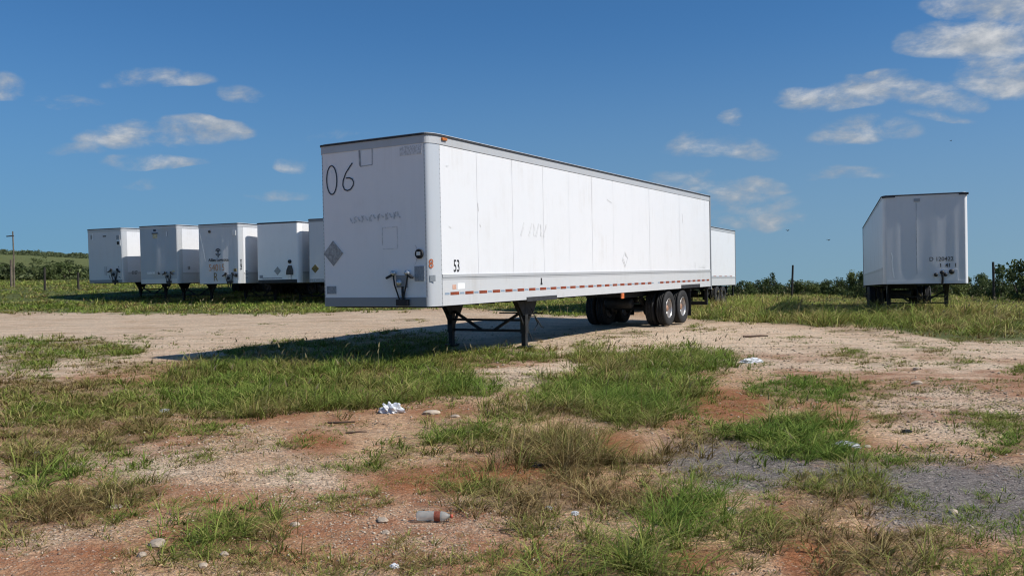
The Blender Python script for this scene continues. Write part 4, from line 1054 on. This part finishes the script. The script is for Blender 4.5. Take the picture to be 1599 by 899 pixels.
# ------------------------------------------------------------------ grass
GREENS = {'lush': np.array([(.050, .130, .012), (.135, .245, .034), (.27, .39, .078)]), 'dry': np.array([(.12, .070, .025), (.30, .205, .085), (.55, .43, .21)]), 'mid': np.array([(.090, .125, .018), (.215, .275, .050), (.42, .46, .115)])}
rng = np.random.default_rng(5)
def tints(g, n):
    """blade colours for greenness g in 0..1"""
    u = rng.random(n); v = rng.random(n)[:, None]
    k = np.clip(g + rng.normal(0, .20, n), 0, 1)[:, None]
    def pick(nm): 
        a = GREENS[nm]; return np.where(v < .5, a[0] + (a[1] - a[0]) * v * 2, a[1] + (a[2] - a[1]) * (v * 2 - 1))
    lo, mi, hi = pick('dry'), pick('mid'), pick('lush')
    return np.where(k < .5, lo + (mi - lo) * k * 2, mi + (hi - mi) * (k * 2 - 1))
def blades(px, py, pz, h, w, lean, leandir, col, segs):
    """returns verts, tris, colours of ribbons that bend towards leandir"""
    n = len(px)
    face = leandir + PI / 2 + rng.normal(0, .5, n)
    wx, wy = np.cos(face) * w / 2, np.sin(face) * w / 2
    lx, ly = np.cos(leandir) * lean * h, np.sin(leandir) * lean * h
    V = []; Cc = []
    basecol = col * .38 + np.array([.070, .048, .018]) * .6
    for k in range(segs + 1):
        t = k / segs; tw = (1 - t) ** .7 if k < segs else 0
        zz = h * (t - .27 * t * t * np.minimum(lean, 2.2))
        cx, cy = px + lx * t ** 1.8, py + ly * t ** 1.8
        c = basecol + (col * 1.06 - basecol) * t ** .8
        if k < segs:
            V += [np.stack([cx - wx * tw, cy - wy * tw, pz + zz - .01], -1), np.stack([cx + wx * tw, cy + wy * tw, pz + zz - .01], -1)]; Cc += [c, c]
        else:
            V += [np.stack([cx, cy, pz + zz], -1)]; Cc += [c]
    m_ = 2 * segs + 1
    V = np.stack(V, 1).reshape(-1, 3); Cc = np.stack(Cc, 1).reshape(-1, 3)
    t = []
    for k in range(segs - 1): t += [(2 * k, 2 * k + 1, 2 * k + 3), (2 * k, 2 * k + 3, 2 * k + 2)]
    t += [(2 * segs - 2, 2 * segs - 1, 2 * segs)]
    T = (np.arange(n)[:, None, None] * m_ + np.array(t)[None]).reshape(-1, 3)
    return V, T, Cc
def join(parts):
    V = []; T = []; Cc = []; b = 0
    for v, t, c in parts:
        V.append(v); T.append(t + b); Cc.append(c); b += len(v)
    return np.concatenate(V), np.concatenate(T), np.concatenate(Cc)
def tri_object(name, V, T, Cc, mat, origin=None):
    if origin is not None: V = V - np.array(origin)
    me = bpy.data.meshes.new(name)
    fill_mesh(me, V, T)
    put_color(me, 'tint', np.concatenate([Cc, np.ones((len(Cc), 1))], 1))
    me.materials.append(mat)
    o = bpy.data.objects.new(name, me)
    if origin is not None: o.location = origin
    return link(o)
def sector(n, d0, d1, a0=-34, a1=34):
    d = np.sqrt(rng.random(n) * (d1 ** 2 - d0 ** 2) + d0 ** 2); a = np.radians(a0 + (a1 - a0) * rng.random(n))
    return d * np.sin(a), d * np.cos(a)
def tufts(lst, d0, d1, per_m2, blades_per, spread, wmin, segs, hs=1.0, a0=-34, a1=34, keep=None, bright=1.0):
    area = .5 * math.radians(a1 - a0) * (d1 ** 2 - d0 ** 2)
    n = int(area * per_m2 * 2.6)
    x, y = sector(n, d0, d1, a0, a1)
    h, c, g = grass_at(x, y, lst, True)
    if keep is not None: c = c * keep(x, y)
    # clumpy cover with thin places
    cl = fbm(x * 2.8, y * 2.8, 41, 3)
    ok = rng.random(n) < c * np.clip(.08 / np.maximum(h, .01), .42, 1) * np.clip((cl - .33 + (c - .6) * .45) * 4.5, .22, 1)
    x, y, h, g = x[ok], y[ok], h[ok], g[ok]
    if not len(x): return None
    th = h * .86 * (.40 + .95 * rng.random(len(x))) * (.55 + .9 * fbm(x * .8, y * .8, 51, 2))
    tg = g - .10 + (fbm(x * 1.3, y * 1.3, 61, 3) - .5) * 1.5
    k = np.maximum(2, (blades_per * (.5 + rng.random(len(x)))).astype(int))
    i = np.repeat(np.arange(len(x)), k); nb = len(i)
    ang = rng.random(nb) * 2 * PI; rad = np.abs(rng.normal(0, 1, nb)) * (spread + th[i] * .16)
    bx, by = x[i] + np.cos(ang) * rad, y[i] + np.sin(ang) * rad
    bh = th[i] * (.45 + .75 * rng.random(nb)) * hs
    lean = np.clip(rng.normal(1.35, .55, nb), .1, 2.6)
    ld = np.where(rng.random(nb) < .65, ang, rng.normal(-.3, .9, nb))
    d = np.hypot(bx, by)
    w = np.maximum(wmin, .0009 * d) * (.7 + .6 * rng.random(nb))
    return blades(bx, by, ground_z(bx, by), bh, w, lean, ld, tints(tg[i], nb) * bright, segs)

def stalks(lst, d0, d1, per_m2, seed_h=(.45, .75)):
    """thin pale seed stems standing above the taller grass"""
    area = .5 * math.radians(68) * (d1 ** 2 - d0 ** 2); n = int(area * per_m2)
    x, y = sector(n, d0, d1); h, c, g = grass_at(x, y, lst)
    ok = h > .18; x, y, h = x[ok], y[ok], h[ok]; n = len(x)
    if not n: return None
    hh = h * (1.0 + .9 * rng.random(n))
    col = np.array([.26, .23, .13]) * (.7 + .6 * rng.random((n, 1)))
    ld = rng.normal(0, 1.5, n); lean = np.abs(rng.normal(.35, .2, n)); d = np.hypot(x, y); w = np.maximum(.003, .0006 * d)
    A = blades(x, y, ground_z(x, y), hh, w, lean, ld, col, 3)
    tx, ty = x + np.cos(ld) * lean * hh, y + np.sin(ld) * lean * hh
    B = blades(tx, ty, ground_z(x, y) + hh * (1 - .22 * lean) - .03, np.full(n, .10), w * 3.2, np.full(n, .9), ld, col, 2)
    return join([A, B])

CLUMPS = {  # outlines in GRASS that stand alone as one clump each
    (350, 826): 'thick green grass clump at lower left, with pale rocks at its foot',
    (195, 707): 'tiny isolated green tuft on the pale gravel at left',
    (1112, 748): 'low bright green tuft at the left edge of the grey gravel',
    (835, 822): 'small green tuft right of the plastic bottle',
    (755, 765): 'loose spiky grass tuft above and right of the plastic bottle',
    (800, 728): 'tall straw brown grass clump beside the red soil in the middle',
    (1195, 715): 'lush dark green clump right of the red soil, above the grey gravel',
    (1020, 835): 'bright green clump at lower middle right, below the small bright tuft',
    (905, 905): 'green and straw clump cut by the bottom edge of the photo',
    (1500, 872): 'low green tuft on red soil at the lower right corner',
}
def is_clump(q):
    p = q[0][0]
    for (cx, cy) in CLUMPS:
        if (abs(p[0] - cx) < .5 and abs(p[1] - cy) < .5) or (len(q[0]) == 14 and abs((p[0] + q[0][7][0]) / 2 - cx) < 1 and abs(p[1] - cy) < 1): return (cx, cy)
def build_clump(key, q):
    cx = sum(p[0] for p in q[0]) / len(q[0]); cy = sum(p[1] for p in q[0]) / len(q[0])
    x, y, z = at(cx, cy); d = math.hypot(x, y); a = math.degrees(math.atan2(x, y)); big = d > 8
    e = 3.2 / d * 57.3 / 2
    v = tufts([q], max(3.9, d - 2.6), d + 3.4, 130 if big else 140, 20, .026, .0105 if big else .0078, 3, 1.0, a - e * 1.4, a + e * 1.4)
    if v is None: return
    o = tri_object('grass_clump', *v, M['grass'], (x, y, z)); tag(o, CLUMPS[key], 'grass clump', 'separate clumps of grass on the lot')
def build_grass():
    for q in GRASS:
        k = is_clump(q)
        if k: build_clump(k, q)
    REST = [q for q in GRASS if not is_clump(q)]
    near = [tufts(REST, 4.2, 7.5, 125, 19, .022, .0078, 3), tufts(REST, 7.5, 11.5, 74, 17, .034, .0108, 3),
            tufts(REST, 11.5, 17, 44, 16, .045, .015, 2), tufts(REST, 17, 30, 17, 15, .08, .02, 2)]
    o = tri_object('wild_grass', *join([q for q in near if q is not None]), M['grass'])
    tag(o, 'patchy wild grass growing across the dirt of the lot', kind='stuff')
    sparse = [([(-200, 560), (1800, 560), (1800, 1000), (-200, 1000)], .05, .30, .40)]
    s = [tufts(sparse, 4.2, 10, 16, 9, .02, .0042, 2), tufts(sparse, 10, 15, 5, 8, .04, .010, 2)]
    def mot(x, y): return mottle(x, y)
    everywhere = [([(-200, 500), (1800, 500), (1800, 1000), (-200, 1000)], .055, 1.0, .62)]
    mats = [(p, min(.05, h), min(1, c + .08), g * .8) for p, h, c, g in GRASS]
    s += [tufts(mats, 4.2, 8, 90, 13, .035, .0078, 2), tufts(mats, 8, 14, 45, 12, .045, .0115, 2), tufts(mats, 14, 22, 22, 12, .07, .017, 1)]
    s += [tufts(everywhere, 4.2, 8, 75, 12, .03, .0075, 2, keep=mot), tufts(everywhere, 8, 15, 34, 11, .04, .012, 2, keep=mot), tufts(everywhere, 15, 24, 6, 10, .07, .02, 2, keep=mot)]
    o = tri_object('sparse_grass', *join([q for q in s if q is not None]), M['grass'])
    tag(o, 'sparse short grass sprouting from the bare dirt', kind='stuff')
    far = [tufts(FIELDS, 22, 36, 11, 15, .12, .024, 2, bright=1.2), tufts(FIELDS, 36, 52, 7, 13, .16, .034, 2, bright=1.3), tufts(FIELDS, 52, 80, 4.0, 10, .2, .045, 1, 1.0, -40, 40, bright=1.4), tufts(FIELDS, 80, 130, 1.6, 9, .3, .05, 1, 1.1, -40, 40, bright=1.3)]
    o = tri_object('field_grass', *join([q for q in far if q is not None]), M['grass'])
    tag(o, 'tall pale green field grass around the parked trailers', kind='stuff')
    st = [stalks(GRASS, 4.5, 20, 3.0), stalks(FIELDS, 24, 50, .6)]
    o = tri_object('seed_stalks', *join([q for q in st if q is not None]), M['grass'])
    tag(o, 'thin pale seed stalks standing above the grass', kind='stuff')
build_grass()

# ------------------------------------------------------------------ loose stones
def build_stones():
    base = np.array([(1, 0, 0), (-1, 0, 0), (0, 1, 0), (0, -1, 0), (0, 0, 1), (0, 0, -.6)], float)
    tri = np.array([(0, 2, 4), (2, 1, 4), (1, 3, 4), (3, 0, 4), (2, 0, 5), (1, 2, 5), (3, 1, 5), (0, 3, 5)])
    parts = []
    for d0, d1, den, s0 in ((4.2, 8, 2400, .0046), (8, 14, 800, .0072), (14, 26, 110, .011)):
        area = .5 * math.radians(68) * (d1 ** 2 - d0 ** 2); n = int(area * den)
        x, y = sector(n, d0, d1)
        sto = cover_at(x, y, STONY, 1.5); gry = cover_at(x, y, GREYS, .8)
        _, c, _ = grass_at(x, y, GRASS); red = cover_at(x, y, REDS, .8)
        ok = rng.random(n) < np.where(gry, .8, np.where(sto, .8, .22)) * np.where(red, .25, 1) * (1 - .8 * c)
        x, y, gry = x[ok], y[ok], gry[ok]; n = len(x)
        s = s0 * (.5 + rng.random(n) ** 5 * 2.6) * np.where(gry, .72, 1)
        v = base[None] * (1 + rng.normal(0, .22, (n, 6, 3))) * s[:, None, None] * np.array([1, 1, .7])
        a = rng.random(n) * 2 * PI; ca, sa = np.cos(a)[:, None], np.sin(a)[:, None]
        X = v[..., 0] * ca - v[..., 1] * sa; Y = v[..., 0] * sa + v[..., 1] * ca
        V = np.stack([X + x[:, None], Y + y[:, None], v[..., 2] + (ground_z(x, y) + s * .15)[:, None]], -1).reshape(-1, 3)
        t = rng.random((n, 1)); col = np.array([.22, .15, .10]) * (1 - t) + np.array([.54, .44, .335]) * t
        t2 = rng.random((n, 1)); colg = np.array([.09, .085, .085]) * (1 - t2) + np.array([.36, .34, .32]) * t2
        col = np.where(gry[:, None], colg, col)
        parts.append((V, (np.arange(n)[:, None, None] * 6 + tri[None]).reshape(-1, 3), np.repeat(col, 6, 0)))
    o = tri_object('gravel', *join(parts), M['gravel'])
    tag(o, 'loose pale and grey gravel scattered over the dirt', kind='stuff')
build_stones()

def rock(px, py, size, label, mat='stone', flatn=.6, seed=0):
    r = random.Random(seed); x, y, z = at(px, py)
    bm = bmesh.new(); bmesh.ops.create_icosphere(bm, subdivisions=2, radius=size)
    k = [Vector((r.gauss(0, 1), r.gauss(0, 1), r.gauss(0, 1))).normalized() for _ in range(7)]
    for v in bm.verts:
        d = v.co.normalized(); f = 1.0
        for q in k: f = min(f, .72 / max(.3, d.dot(q)) if d.dot(q) > .55 else 1.0)
        v.co *= f * r.uniform(.95, 1.05); v.co.z *= flatn; v.co.x *= 1.25
    me = bpy.data.meshes.new('rock'); bm.to_mesh(me); bm.free(); me.materials.append(M[mat])
    o = bpy.data.objects.new('rock', me); o.location = (x, y, z + size * flatn * .35); o.rotation_euler = (0, 0, r.uniform(0, 6))
    link(o); tag(o, label, 'rock', 'pale rocks lying on the dirt')
rock(246, 851, .055, 'pale rock just right of the red soil at lower left, below the green clump', seed=1)
rock(222, 868, .030, 'small pale rock on the reddish soil at lower left', seed=2)
rock(317, 885, .028, 'small round pale rock in low grass near the bottom left', seed=3)
rock(351, 867, .030, 'pale rock under the front edge of the left green clump', seed=4)
rock(178, 792, .06, 'broad flat pale stone beside the left grass patch', flatn=.3, seed=5)
rock(597, 811, .045, 'flat pale stone left of the plastic bottle', flatn=.45, seed=6)
rock(603, 829, .025, 'small pale stone below the flat stone left of the bottle', seed=7)
rock(461, 818, .03, 'pale stone at the right foot of the left green clump', seed=8)
rock(1431, 601, .07, 'pale stone in a grass streak on the right dirt', seed=9)
rock(1355, 697, .035, 'small white stone right of the grey plastic scrap', seed=10)
rock(1488, 799, .03, 'pale stone at the lower edge of the grey gravel', seed=11)
rock(1430, 577, .06, 'pale stone on the right dirt above the grass streak', seed=12)
rock(672, 645, .10, 'low whitish stone beside the white plastic bag', flatn=.35, seed=13)
rock(711, 650, .05, 'small whitish stone right of the low stone near the bag', flatn=.5, seed=14)

# ------------------------------------------------------------------ litter
def crumple(name, px, py, sx, sy, sz, mat, label, cat, seed=0, sub=4, rot=0., group=None):
    r = np.random.default_rng(seed); x, y, z = at(px, py)
    bm = bmesh.new(); bmesh.ops.create_icosphere(bm, subdivisions=sub, radius=1)
    co = np.array([v.co[:] for v in bm.verts])
    f = np.ones(len(co)); rz = np.zeros(len(co))
    for k_ in range(36):
        q = r.normal(0, 1, 3); q /= np.linalg.norm(q); dd = co @ q
        f += r.normal(0, .10) * (np.abs(((dd * r.uniform(1, 3.5) + r.random()) % 1) - .5) * 2 - .5)
    f = np.clip(f, .3, 1.7)
    co = co * f[:, None] * np.array([sx, sy, sz]); co[:, 2] = np.maximum(co[:, 2], -sz * .25)
    for v, c in zip(bm.verts, co): v.co = c
    me = bpy.data.meshes.new(name); bm.to_mesh(me); bm.free(); me.materials.append(M[mat])
    o = bpy.data.objects.new(name, me); o.location = (x, y, z + sz * .25); o.rotation_euler = (0, 0, rot)
    link(o); tag(o, label, cat, group); return o
crumple('plastic_bag', 611, 645, .13, .09, .085, 'plastic_white', 'crumpled white plastic bag on the dirt in front of the tall grass', 'bag', 3)
crumple('plastic_bag', 1174, 566, .20, .10, .06, 'plastic_white', 'flattened white plastic bag on the pale dirt right of the trailer', 'bag', 5, rot=.3)
crumple('plastic_scrap', 1322, 696, .11, .055, .04, 'plastic_grey', 'pale grey plastic scrap beside the lush green clump', 'scrap', 7, 3, -.3)
crumple('plastic_scrap', 1141, 800, .035, .03, .03, 'stone', 'small beige scrap between the two green clumps at lower right', 'scrap', 9, 3)
crumple('paper_scrap', 616, 888, .026, .02, .018, 'plastic_white', 'small white paper scrap near the bottom edge of the lot', 'scrap', 11, 3)
crumple('paper_scrap', 857, 794, .022, .02, .02, 'plastic_grey', 'tiny white scrap under the brown grass, left one of two', 'scrap', 12, 3)
crumple('paper_scrap', 898, 803, .026, .02, .02, 'plastic_grey', 'tiny white scrap under the brown grass, right one of two', 'scrap', 13, 3)
crumple('plastic_scrap', 58, 712, .035, .03, .035, 'blue', 'small crumpled blue wrapper in the grass at left', 'wrapper', 15, 3)
crumple('plastic_scrap', 257, 644, .06, .035, .035, 'plastic_grey', 'cloudy grey plastic cup at the left foot of the tall grass', 'cup', 16, 3)
crumple('rubber_scrap', 1416, 673, .05, .03, .025, 'rubber', 'black rubber scrap on the stony dirt at right', 'scrap', 17, 3)
crumple('shadow_lump', 838, 727, .06, .04, .03, 'rubber', 'dark lump put in for the shadow under the tall dry clump', 'scrap', 18, 3)  # added dark lump standing in for shade under the clump

def bottle():
    x, y, z = at(678, 812)
    root = empty('plastic_bottle', (x, y, z + .038)); root.rotation_euler = (0, .0, -.12); root.scale = (.86, .86, .86)
    tag(root, 'empty clear plastic bottle with a red brown label lying on the gravel', 'bottle')
    MB().lathe([(.0, -.135), (.030, -.135), (.037, -.125), (.038, -.09), (.036, -.07), (.038, -.05), (.036, -.03), (.0375, .0), (.0375, .055), (.034, .08), (.022, .105), (.013, .118), (.0125, .128), (.0, .128)], (0, 0, 0), 'x', 20).build('body', M['bottle'], root)
    MB().lathe([(.0382, .004), (.0386, .006), (.0386, .050), (.0382, .052)], (0, 0, 0), 'x', 20).build('label', M['label'], root)
    MB().lathe([(.0, .146), (.015, .145), (.0155, .127), (.0, .126)], (0, 0, 0), 'x', 14).build('cap', M['cap'], root)
bottle()

def stick(px, py, L, r, ang, label, group='sticks on the dirt'):
    x, y, z = at(px, py); rr = random.Random(px)
    pts = [(t * L * math.cos(ang) + rr.uniform(-.01, .01), t * L * math.sin(ang) + rr.uniform(-.01, .01), r * .7 + rr.uniform(0, .015)) for t in (-.5, -.2, .15, .5)]
    o = MB().tube(pts, r, 6, r * .6).build('stick', M['wood'], None, (x, y, z)); tag(o, label, 'stick', group)
stick(533, 661, .30, .014, -.1, 'dark stick lying on the dirt left of the white bag')
stick(556, 676, .22, .012, .15, 'thin dark stick lying in front of the other stick')
stick(800, 826, .0001 + .18, .006, .2, 'thin twig on the pale gravel left of the small tuft')
stick(1180, 527, .6, .03, .05, 'dark stick on the pale dirt right of the wheels')

# ------------------------------------------------------------------ fence posts and pole
def rise(px, py, d):
    """place at distance d in the direction of px whose foot is on the land"""
    k = direction(px, py); s = d / math.hypot(k[0], k[1]); x, y = k[0] * s, k[1] * s
    return x, y, float(ground_z(x, y))
FP = 'fence posts at the edge of the field'
for px, d, hh, rr, lean, lab in ((70, 62, 1.45, .075, 0., 'dark wooden fence post in the left field, between the pole and the trailers'),
                                 (122, 62, 1.15, .075, 0.01, 'short dark fence post in the left field nearest the trailers'),
                                 (1236, 66, 2.35, .085, .05, 'leaning dark fence post in front of the low bushes, right of the main trailer'),
                                 (1552, 55, 2.25, .075, -.015, 'upright dark fence post beside the big dark bush at far right')):
    x, y, z = rise(px, 440, d)
    o = MB().tube([(0, 0, -.2), (lean * hh * .5, 0, hh * .5), (lean * hh, 0, hh)], rr, 8, rr * .85).build('fence_post', M['post_dark'], None, (x, y, z))
    tag(o, lab, 'fence post', FP)
x, y, z = rise(22, 440, 66)
root = empty('utility_pole', (x, y, z)); tag(root, 'thin grey wooden pole with a short side arm in the left field', 'pole')
MB().tube([(0, 0, -.3), (.02, 0, 1.9), (0, 0, 3.75)], .055, 8, .04).build('shaft', M['pole_wood'], root)
MB().bar((-.42, 0, 3.42), (.05, 0, 3.45), .07).build('arm', M['post_dark'], root)
MB().tube([(-.16, -.05, -.2), (-.13, -.05, 1.85)], .08, 8).build('support_stub', M['pole_wood'], root)

# ------------------------------------------------------------------ shrubs
def leaves(n, rx, ry, h, size, seed, dark, light, clumps=16, base=.05):
    """leaf faces gathered in clumps through a crown; returns V,T,C"""
    r = np.random.default_rng(seed)
    cc = []
    while len(cc) < clumps:
        p = r.uniform(-1, 1, 3); p[2] = r.uniform(0, 1)
        if p[0] ** 2 + p[1] ** 2 + (p[2] * .95) ** 2 < 1 and (p[0] ** 2 + p[1] ** 2 + p[2] ** 2 > .15): cc.append(p)
    cc = np.array(cc); i = r.integers(0, clumps, n)
    cs = r.uniform(.16, .34, clumps)
    q = r.normal(0, 1, (n, 3)); q /= np.linalg.norm(q, axis=1)[:, None]; q *= (r.random(n) ** .45)[:, None]
    p = cc[i] + q * cs[i][:, None]
    P = np.stack([p[:, 0] * rx, p[:, 1] * ry, base + np.maximum(p[:, 2], 0) * h + .0], -1)
    a = r.normal(0, 1, (n, 3)); a /= np.linalg.norm(a, axis=1)[:, None]
    b = np.cross(a, r.normal(0, 1, (n, 3))); b /= np.linalg.norm(b, axis=1)[:, None]
    s = size * (.5 + r.random(n))[:, None]
    V = np.stack([P - a * s, P + b * s * .55, P + a * s, P - b * s * .55], 1).reshape(-1, 3)
    T = (np.arange(n)[:, None, None] * 4 + np.array([(0, 1, 2), (0, 2, 3)])[None]).reshape(-1, 3)
    k = np.clip(r.random(clumps)[i] * .7 + r.random(n) * .45, 0, 1)[:, None]
    col = np.array(dark) * (1 - k) + np.array(light) * k
    return V, T, np.repeat(col, 4, 0)
SHD, SHL = (.030, .046, .014), (.085, .115, .032)
kinds = []
for s in range(7):
    v = leaves(3200, 1, 1, 1, .048, 100 + s, (.032, .048, .016), (.110, .145, .046), clumps=22 + s)
    me = bpy.data.meshes.new('shrub_crown'); fill_mesh(me, v[0], v[1]); put_color(me, 'tint', np.concatenate([v[2], np.ones((len(v[2]), 1))], 1)); me.materials.append(M['leaf']); kinds.append(me)
v = leaves(3200, 1, 1, 1, .048, 160, (.075, .095, .025), (.16, .185, .06), clumps=15)
mel = bpy.data.meshes.new('shrub_crown'); fill_mesh(mel, v[0], v[1]); put_color(mel, 'tint', np.concatenate([v[2], np.ones((len(v[2]), 1))], 1)); mel.materials.append(M['leaf'])
def stem_mesh():
    mb = MB()
    for k in range(4):
        a = k * 1.6; mb.tube([(0, 0, -.1), (.12 * math.cos(a), .12 * math.sin(a), .3), (.45 * math.cos(a), .45 * math.sin(a), .8)], .035, 5, .012)
    return mb.mesh('stems', M['bark'])
STEM = stem_mesh()
def shrub(px, d, w, h, label, k, light=False, group=None, depth=None, name='shrub'):
    x, y, z = rise(px, 440, d)
    h *= .80
    root = empty(name, (x, y, z - .05), k * 1.3); tag(root, label, 'bush', group)
    c = put('crown', mel if light else kinds[k % 7], root); c.scale = (w, depth or w, h)
    s = put('stems', STEM, root); s.scale = (w * .8, w * .8, h)
    return root
GB = 'bushes along the right field edge'
# big bush right edge
shrub(1592, 56, 1.75, 2.55, 'largest dark bush, cut by the right edge of the photo', 0, group=GB)
shrub(1660, 58, 2.2, 2.7, 'dark bush outside the right edge', 1, group=GB)
shrub(1566, 60, .9, 1.7, 'dark bush between the fence post and the largest bush', 2, group=GB)
shrub(1205, 74, 1.0, 2.05, 'taller dark rounded bush left of the leaning fence post', 3, group=GB)
spec = [(1160, 72, 1.3, 1.35), (1182, 76, 1.2, 1.45), (1228, 80, 1.3, 1.5), (1252, 72, 1.3, 1.30), (1275, 78, 1.4, 1.5), (1298, 74, 1.3, 1.4), (1322, 70, 1.4, 1.55), (1338, 68, 1.2, 1.95), (1350, 62, 1.3, 1.9),
        (1420, 72, 1.5, 1.6), (1460, 70, 1.5, 1.55), (1500, 66, 1.4, 1.45), (1525, 68, 1.4, 1.7), (1540, 62, 1.0, 1.3), (1620, 70, 1.8, 2.0)]
wide = ['low', 'rounded', 'spreading', 'small', 'bushy']
def between(px):
    marks = [(1150, 'the rear of the hidden trailer'), (1205, 'the taller rounded bush'), (1236, 'the leaning fence post'), (1347, 'the right trailer'), (1515, "the right trailer's nose"), (1552, 'the upright fence post')]
    mk = min(marks, key=lambda q: abs(q[0] - px)); s = 'left' if px < mk[0] else 'right'
    return s, mk[1]
seen = {}
for px, d, w, h in spec: seen.setdefault(between(px), []).append(px)
for k_ in seen: seen[k_].sort(key=lambda q: abs(q - min((1150, 1205, 1236, 1347, 1515, 1552), key=lambda c: abs(c - q))))
ORD = ['nearest', 'second', 'third', 'fourth', 'fifth', 'sixth']
for i, (px, d, w, h) in enumerate(spec):
    s, nm = between(px)
    shrub(px, d, w, h, f"{'pale' if i % 4 == 3 else 'dark'} low bush, {ORD[seen[(s, nm)].index(px)]} on the {s} side of {nm}", i + 2, light=(i % 4 == 3), group=GB)

def scrub(name, label, items, per, size, dark, light, seed):
    """a mass of bushes too far to tell apart"""
    r = np.random.default_rng(seed); parts = []
    for j, (x, y, w, h) in enumerate(items):
        V, T, cl = leaves(per, w, w, h, size * w, seed + j, dark, light, clumps=7)
        a = r.uniform(.75, 1.25)
        if math.hypot(x, y) > 170: cl = cl * .6 + np.array((.055, .065, .036))  # distance haze mixed into the leaf colours
        V = V + np.array([x, y, float(land(x, y)) - .1])
        parts.append((V, T, cl * a))
    o = tri_object(name, *join(parts), M['leaf']); tag(o, label, kind='stuff')
r = np.random.default_rng(77)
it = []
for _ in range(420):        # right, beyond the field
    d = r.uniform(84, 240) ; a = math.radians(r.uniform(10, 37)); it.append((d * math.sin(a), d * math.cos(a), r.uniform(1.2, 2.6), r.uniform(.9, 1.5)))
scrub('far_brush', 'far low dark scrub beyond the right field', it, 260, .075, (.036, .052, .022), (.115, .135, .05), 900)
it = []
while len(it) < 640:        # left hill
    d = 88 * (420 / 88) ** (r.random() ** .8); a = math.radians(r.uniform(-38, -14)); x, y = d * math.sin(a), d * math.cos(a)
    band = fbm(np.array(x * .02), np.array(d * .035), 71, 2)
    if 118 < d < 235 and r.random() < (.95 if band < .55 else .72): continue
    if d > 330 and r.random() < .8: continue
    it.append((x, y, r.uniform(1.2, 2.6) * (1 + d / 500), r.uniform(.6, 1.2) * (1 + d / 700)))
scrub('hill_brush', 'dark green scrub covering the low hill on the left', it, 330, .058, (.040, .056, .024), (.125, .15, .055), 1900)
# nearest row of scrub on the left, each its own
for i in range(9):
    px = -30 + i * 19; d = 90 + (i * 7) % 11
    if i < 8: 
        mk = ['outside the left edge', 'at the left edge behind the pole', 'just right of the pole', 'halfway between the pole and the first post', 'behind the first left fence post', 'just right of the first left fence post', 'behind the second left fence post', 'touching the nose of the leftmost trailer'][i]
        shrub(px, d, 2.0, 1.25 + .2 * ((i * 5) % 4), f"dark bush at the foot of the hill, {mk}", i, group='bushes at the foot of the left hill')

# ------------------------------------------------------------------ birds far off
def bird(px, py, d, span, label):
    k = direction(px, py) * d
    root = empty('bird', (k[0], k[1], k[2] + EYE), .6); tag(root, label, 'bird', 'small birds in the sky')
    b = MB().lathe([(.0, -.14), (.03, -.11), (.055, -.02), (.045, .07), (.03, .12), (.022, .16), (.0, .175)], (0, 0, 0), 'x', 10)
    b._add([(-.10, -.01, 0), (-.10, .01, 0), (-.24, .05, .01), (-.24, -.05, .01), (-.17, 0, .015)], [(0, 1, 2, 3), (0, 4, 1), (1, 4, 2), (3, 4, 0), (2, 4, 3)])
    b.build('body', M['bird'], root)
    for s in (-1, 1):
        w = [(.06, s * .03, .03), (-.06, s * .03, .03), (.05, s * span * .25, .10), (-.07, s * span * .25, .10), (-.02, s * span * .5, .05), (0, s * .1, .045)]
        MB()._add(w, [(0, 2, 3, 1), (2, 4, 3)])._add([(p[0], p[1], p[2] - .012) for p in w], [(1, 3, 2, 0), (3, 4, 2)]).build('wing', M['bird'], root)
bird(1230, 360, 110, .62, 'small dark bird in the sky, upper left of the two above the bushes')
bird(1294, 375, 105, .70, 'small dark bird in the sky, lower right of the two above the bushes')
bird(1485, 220, 150, .5, 'tiny dark bird high above the right trailer')
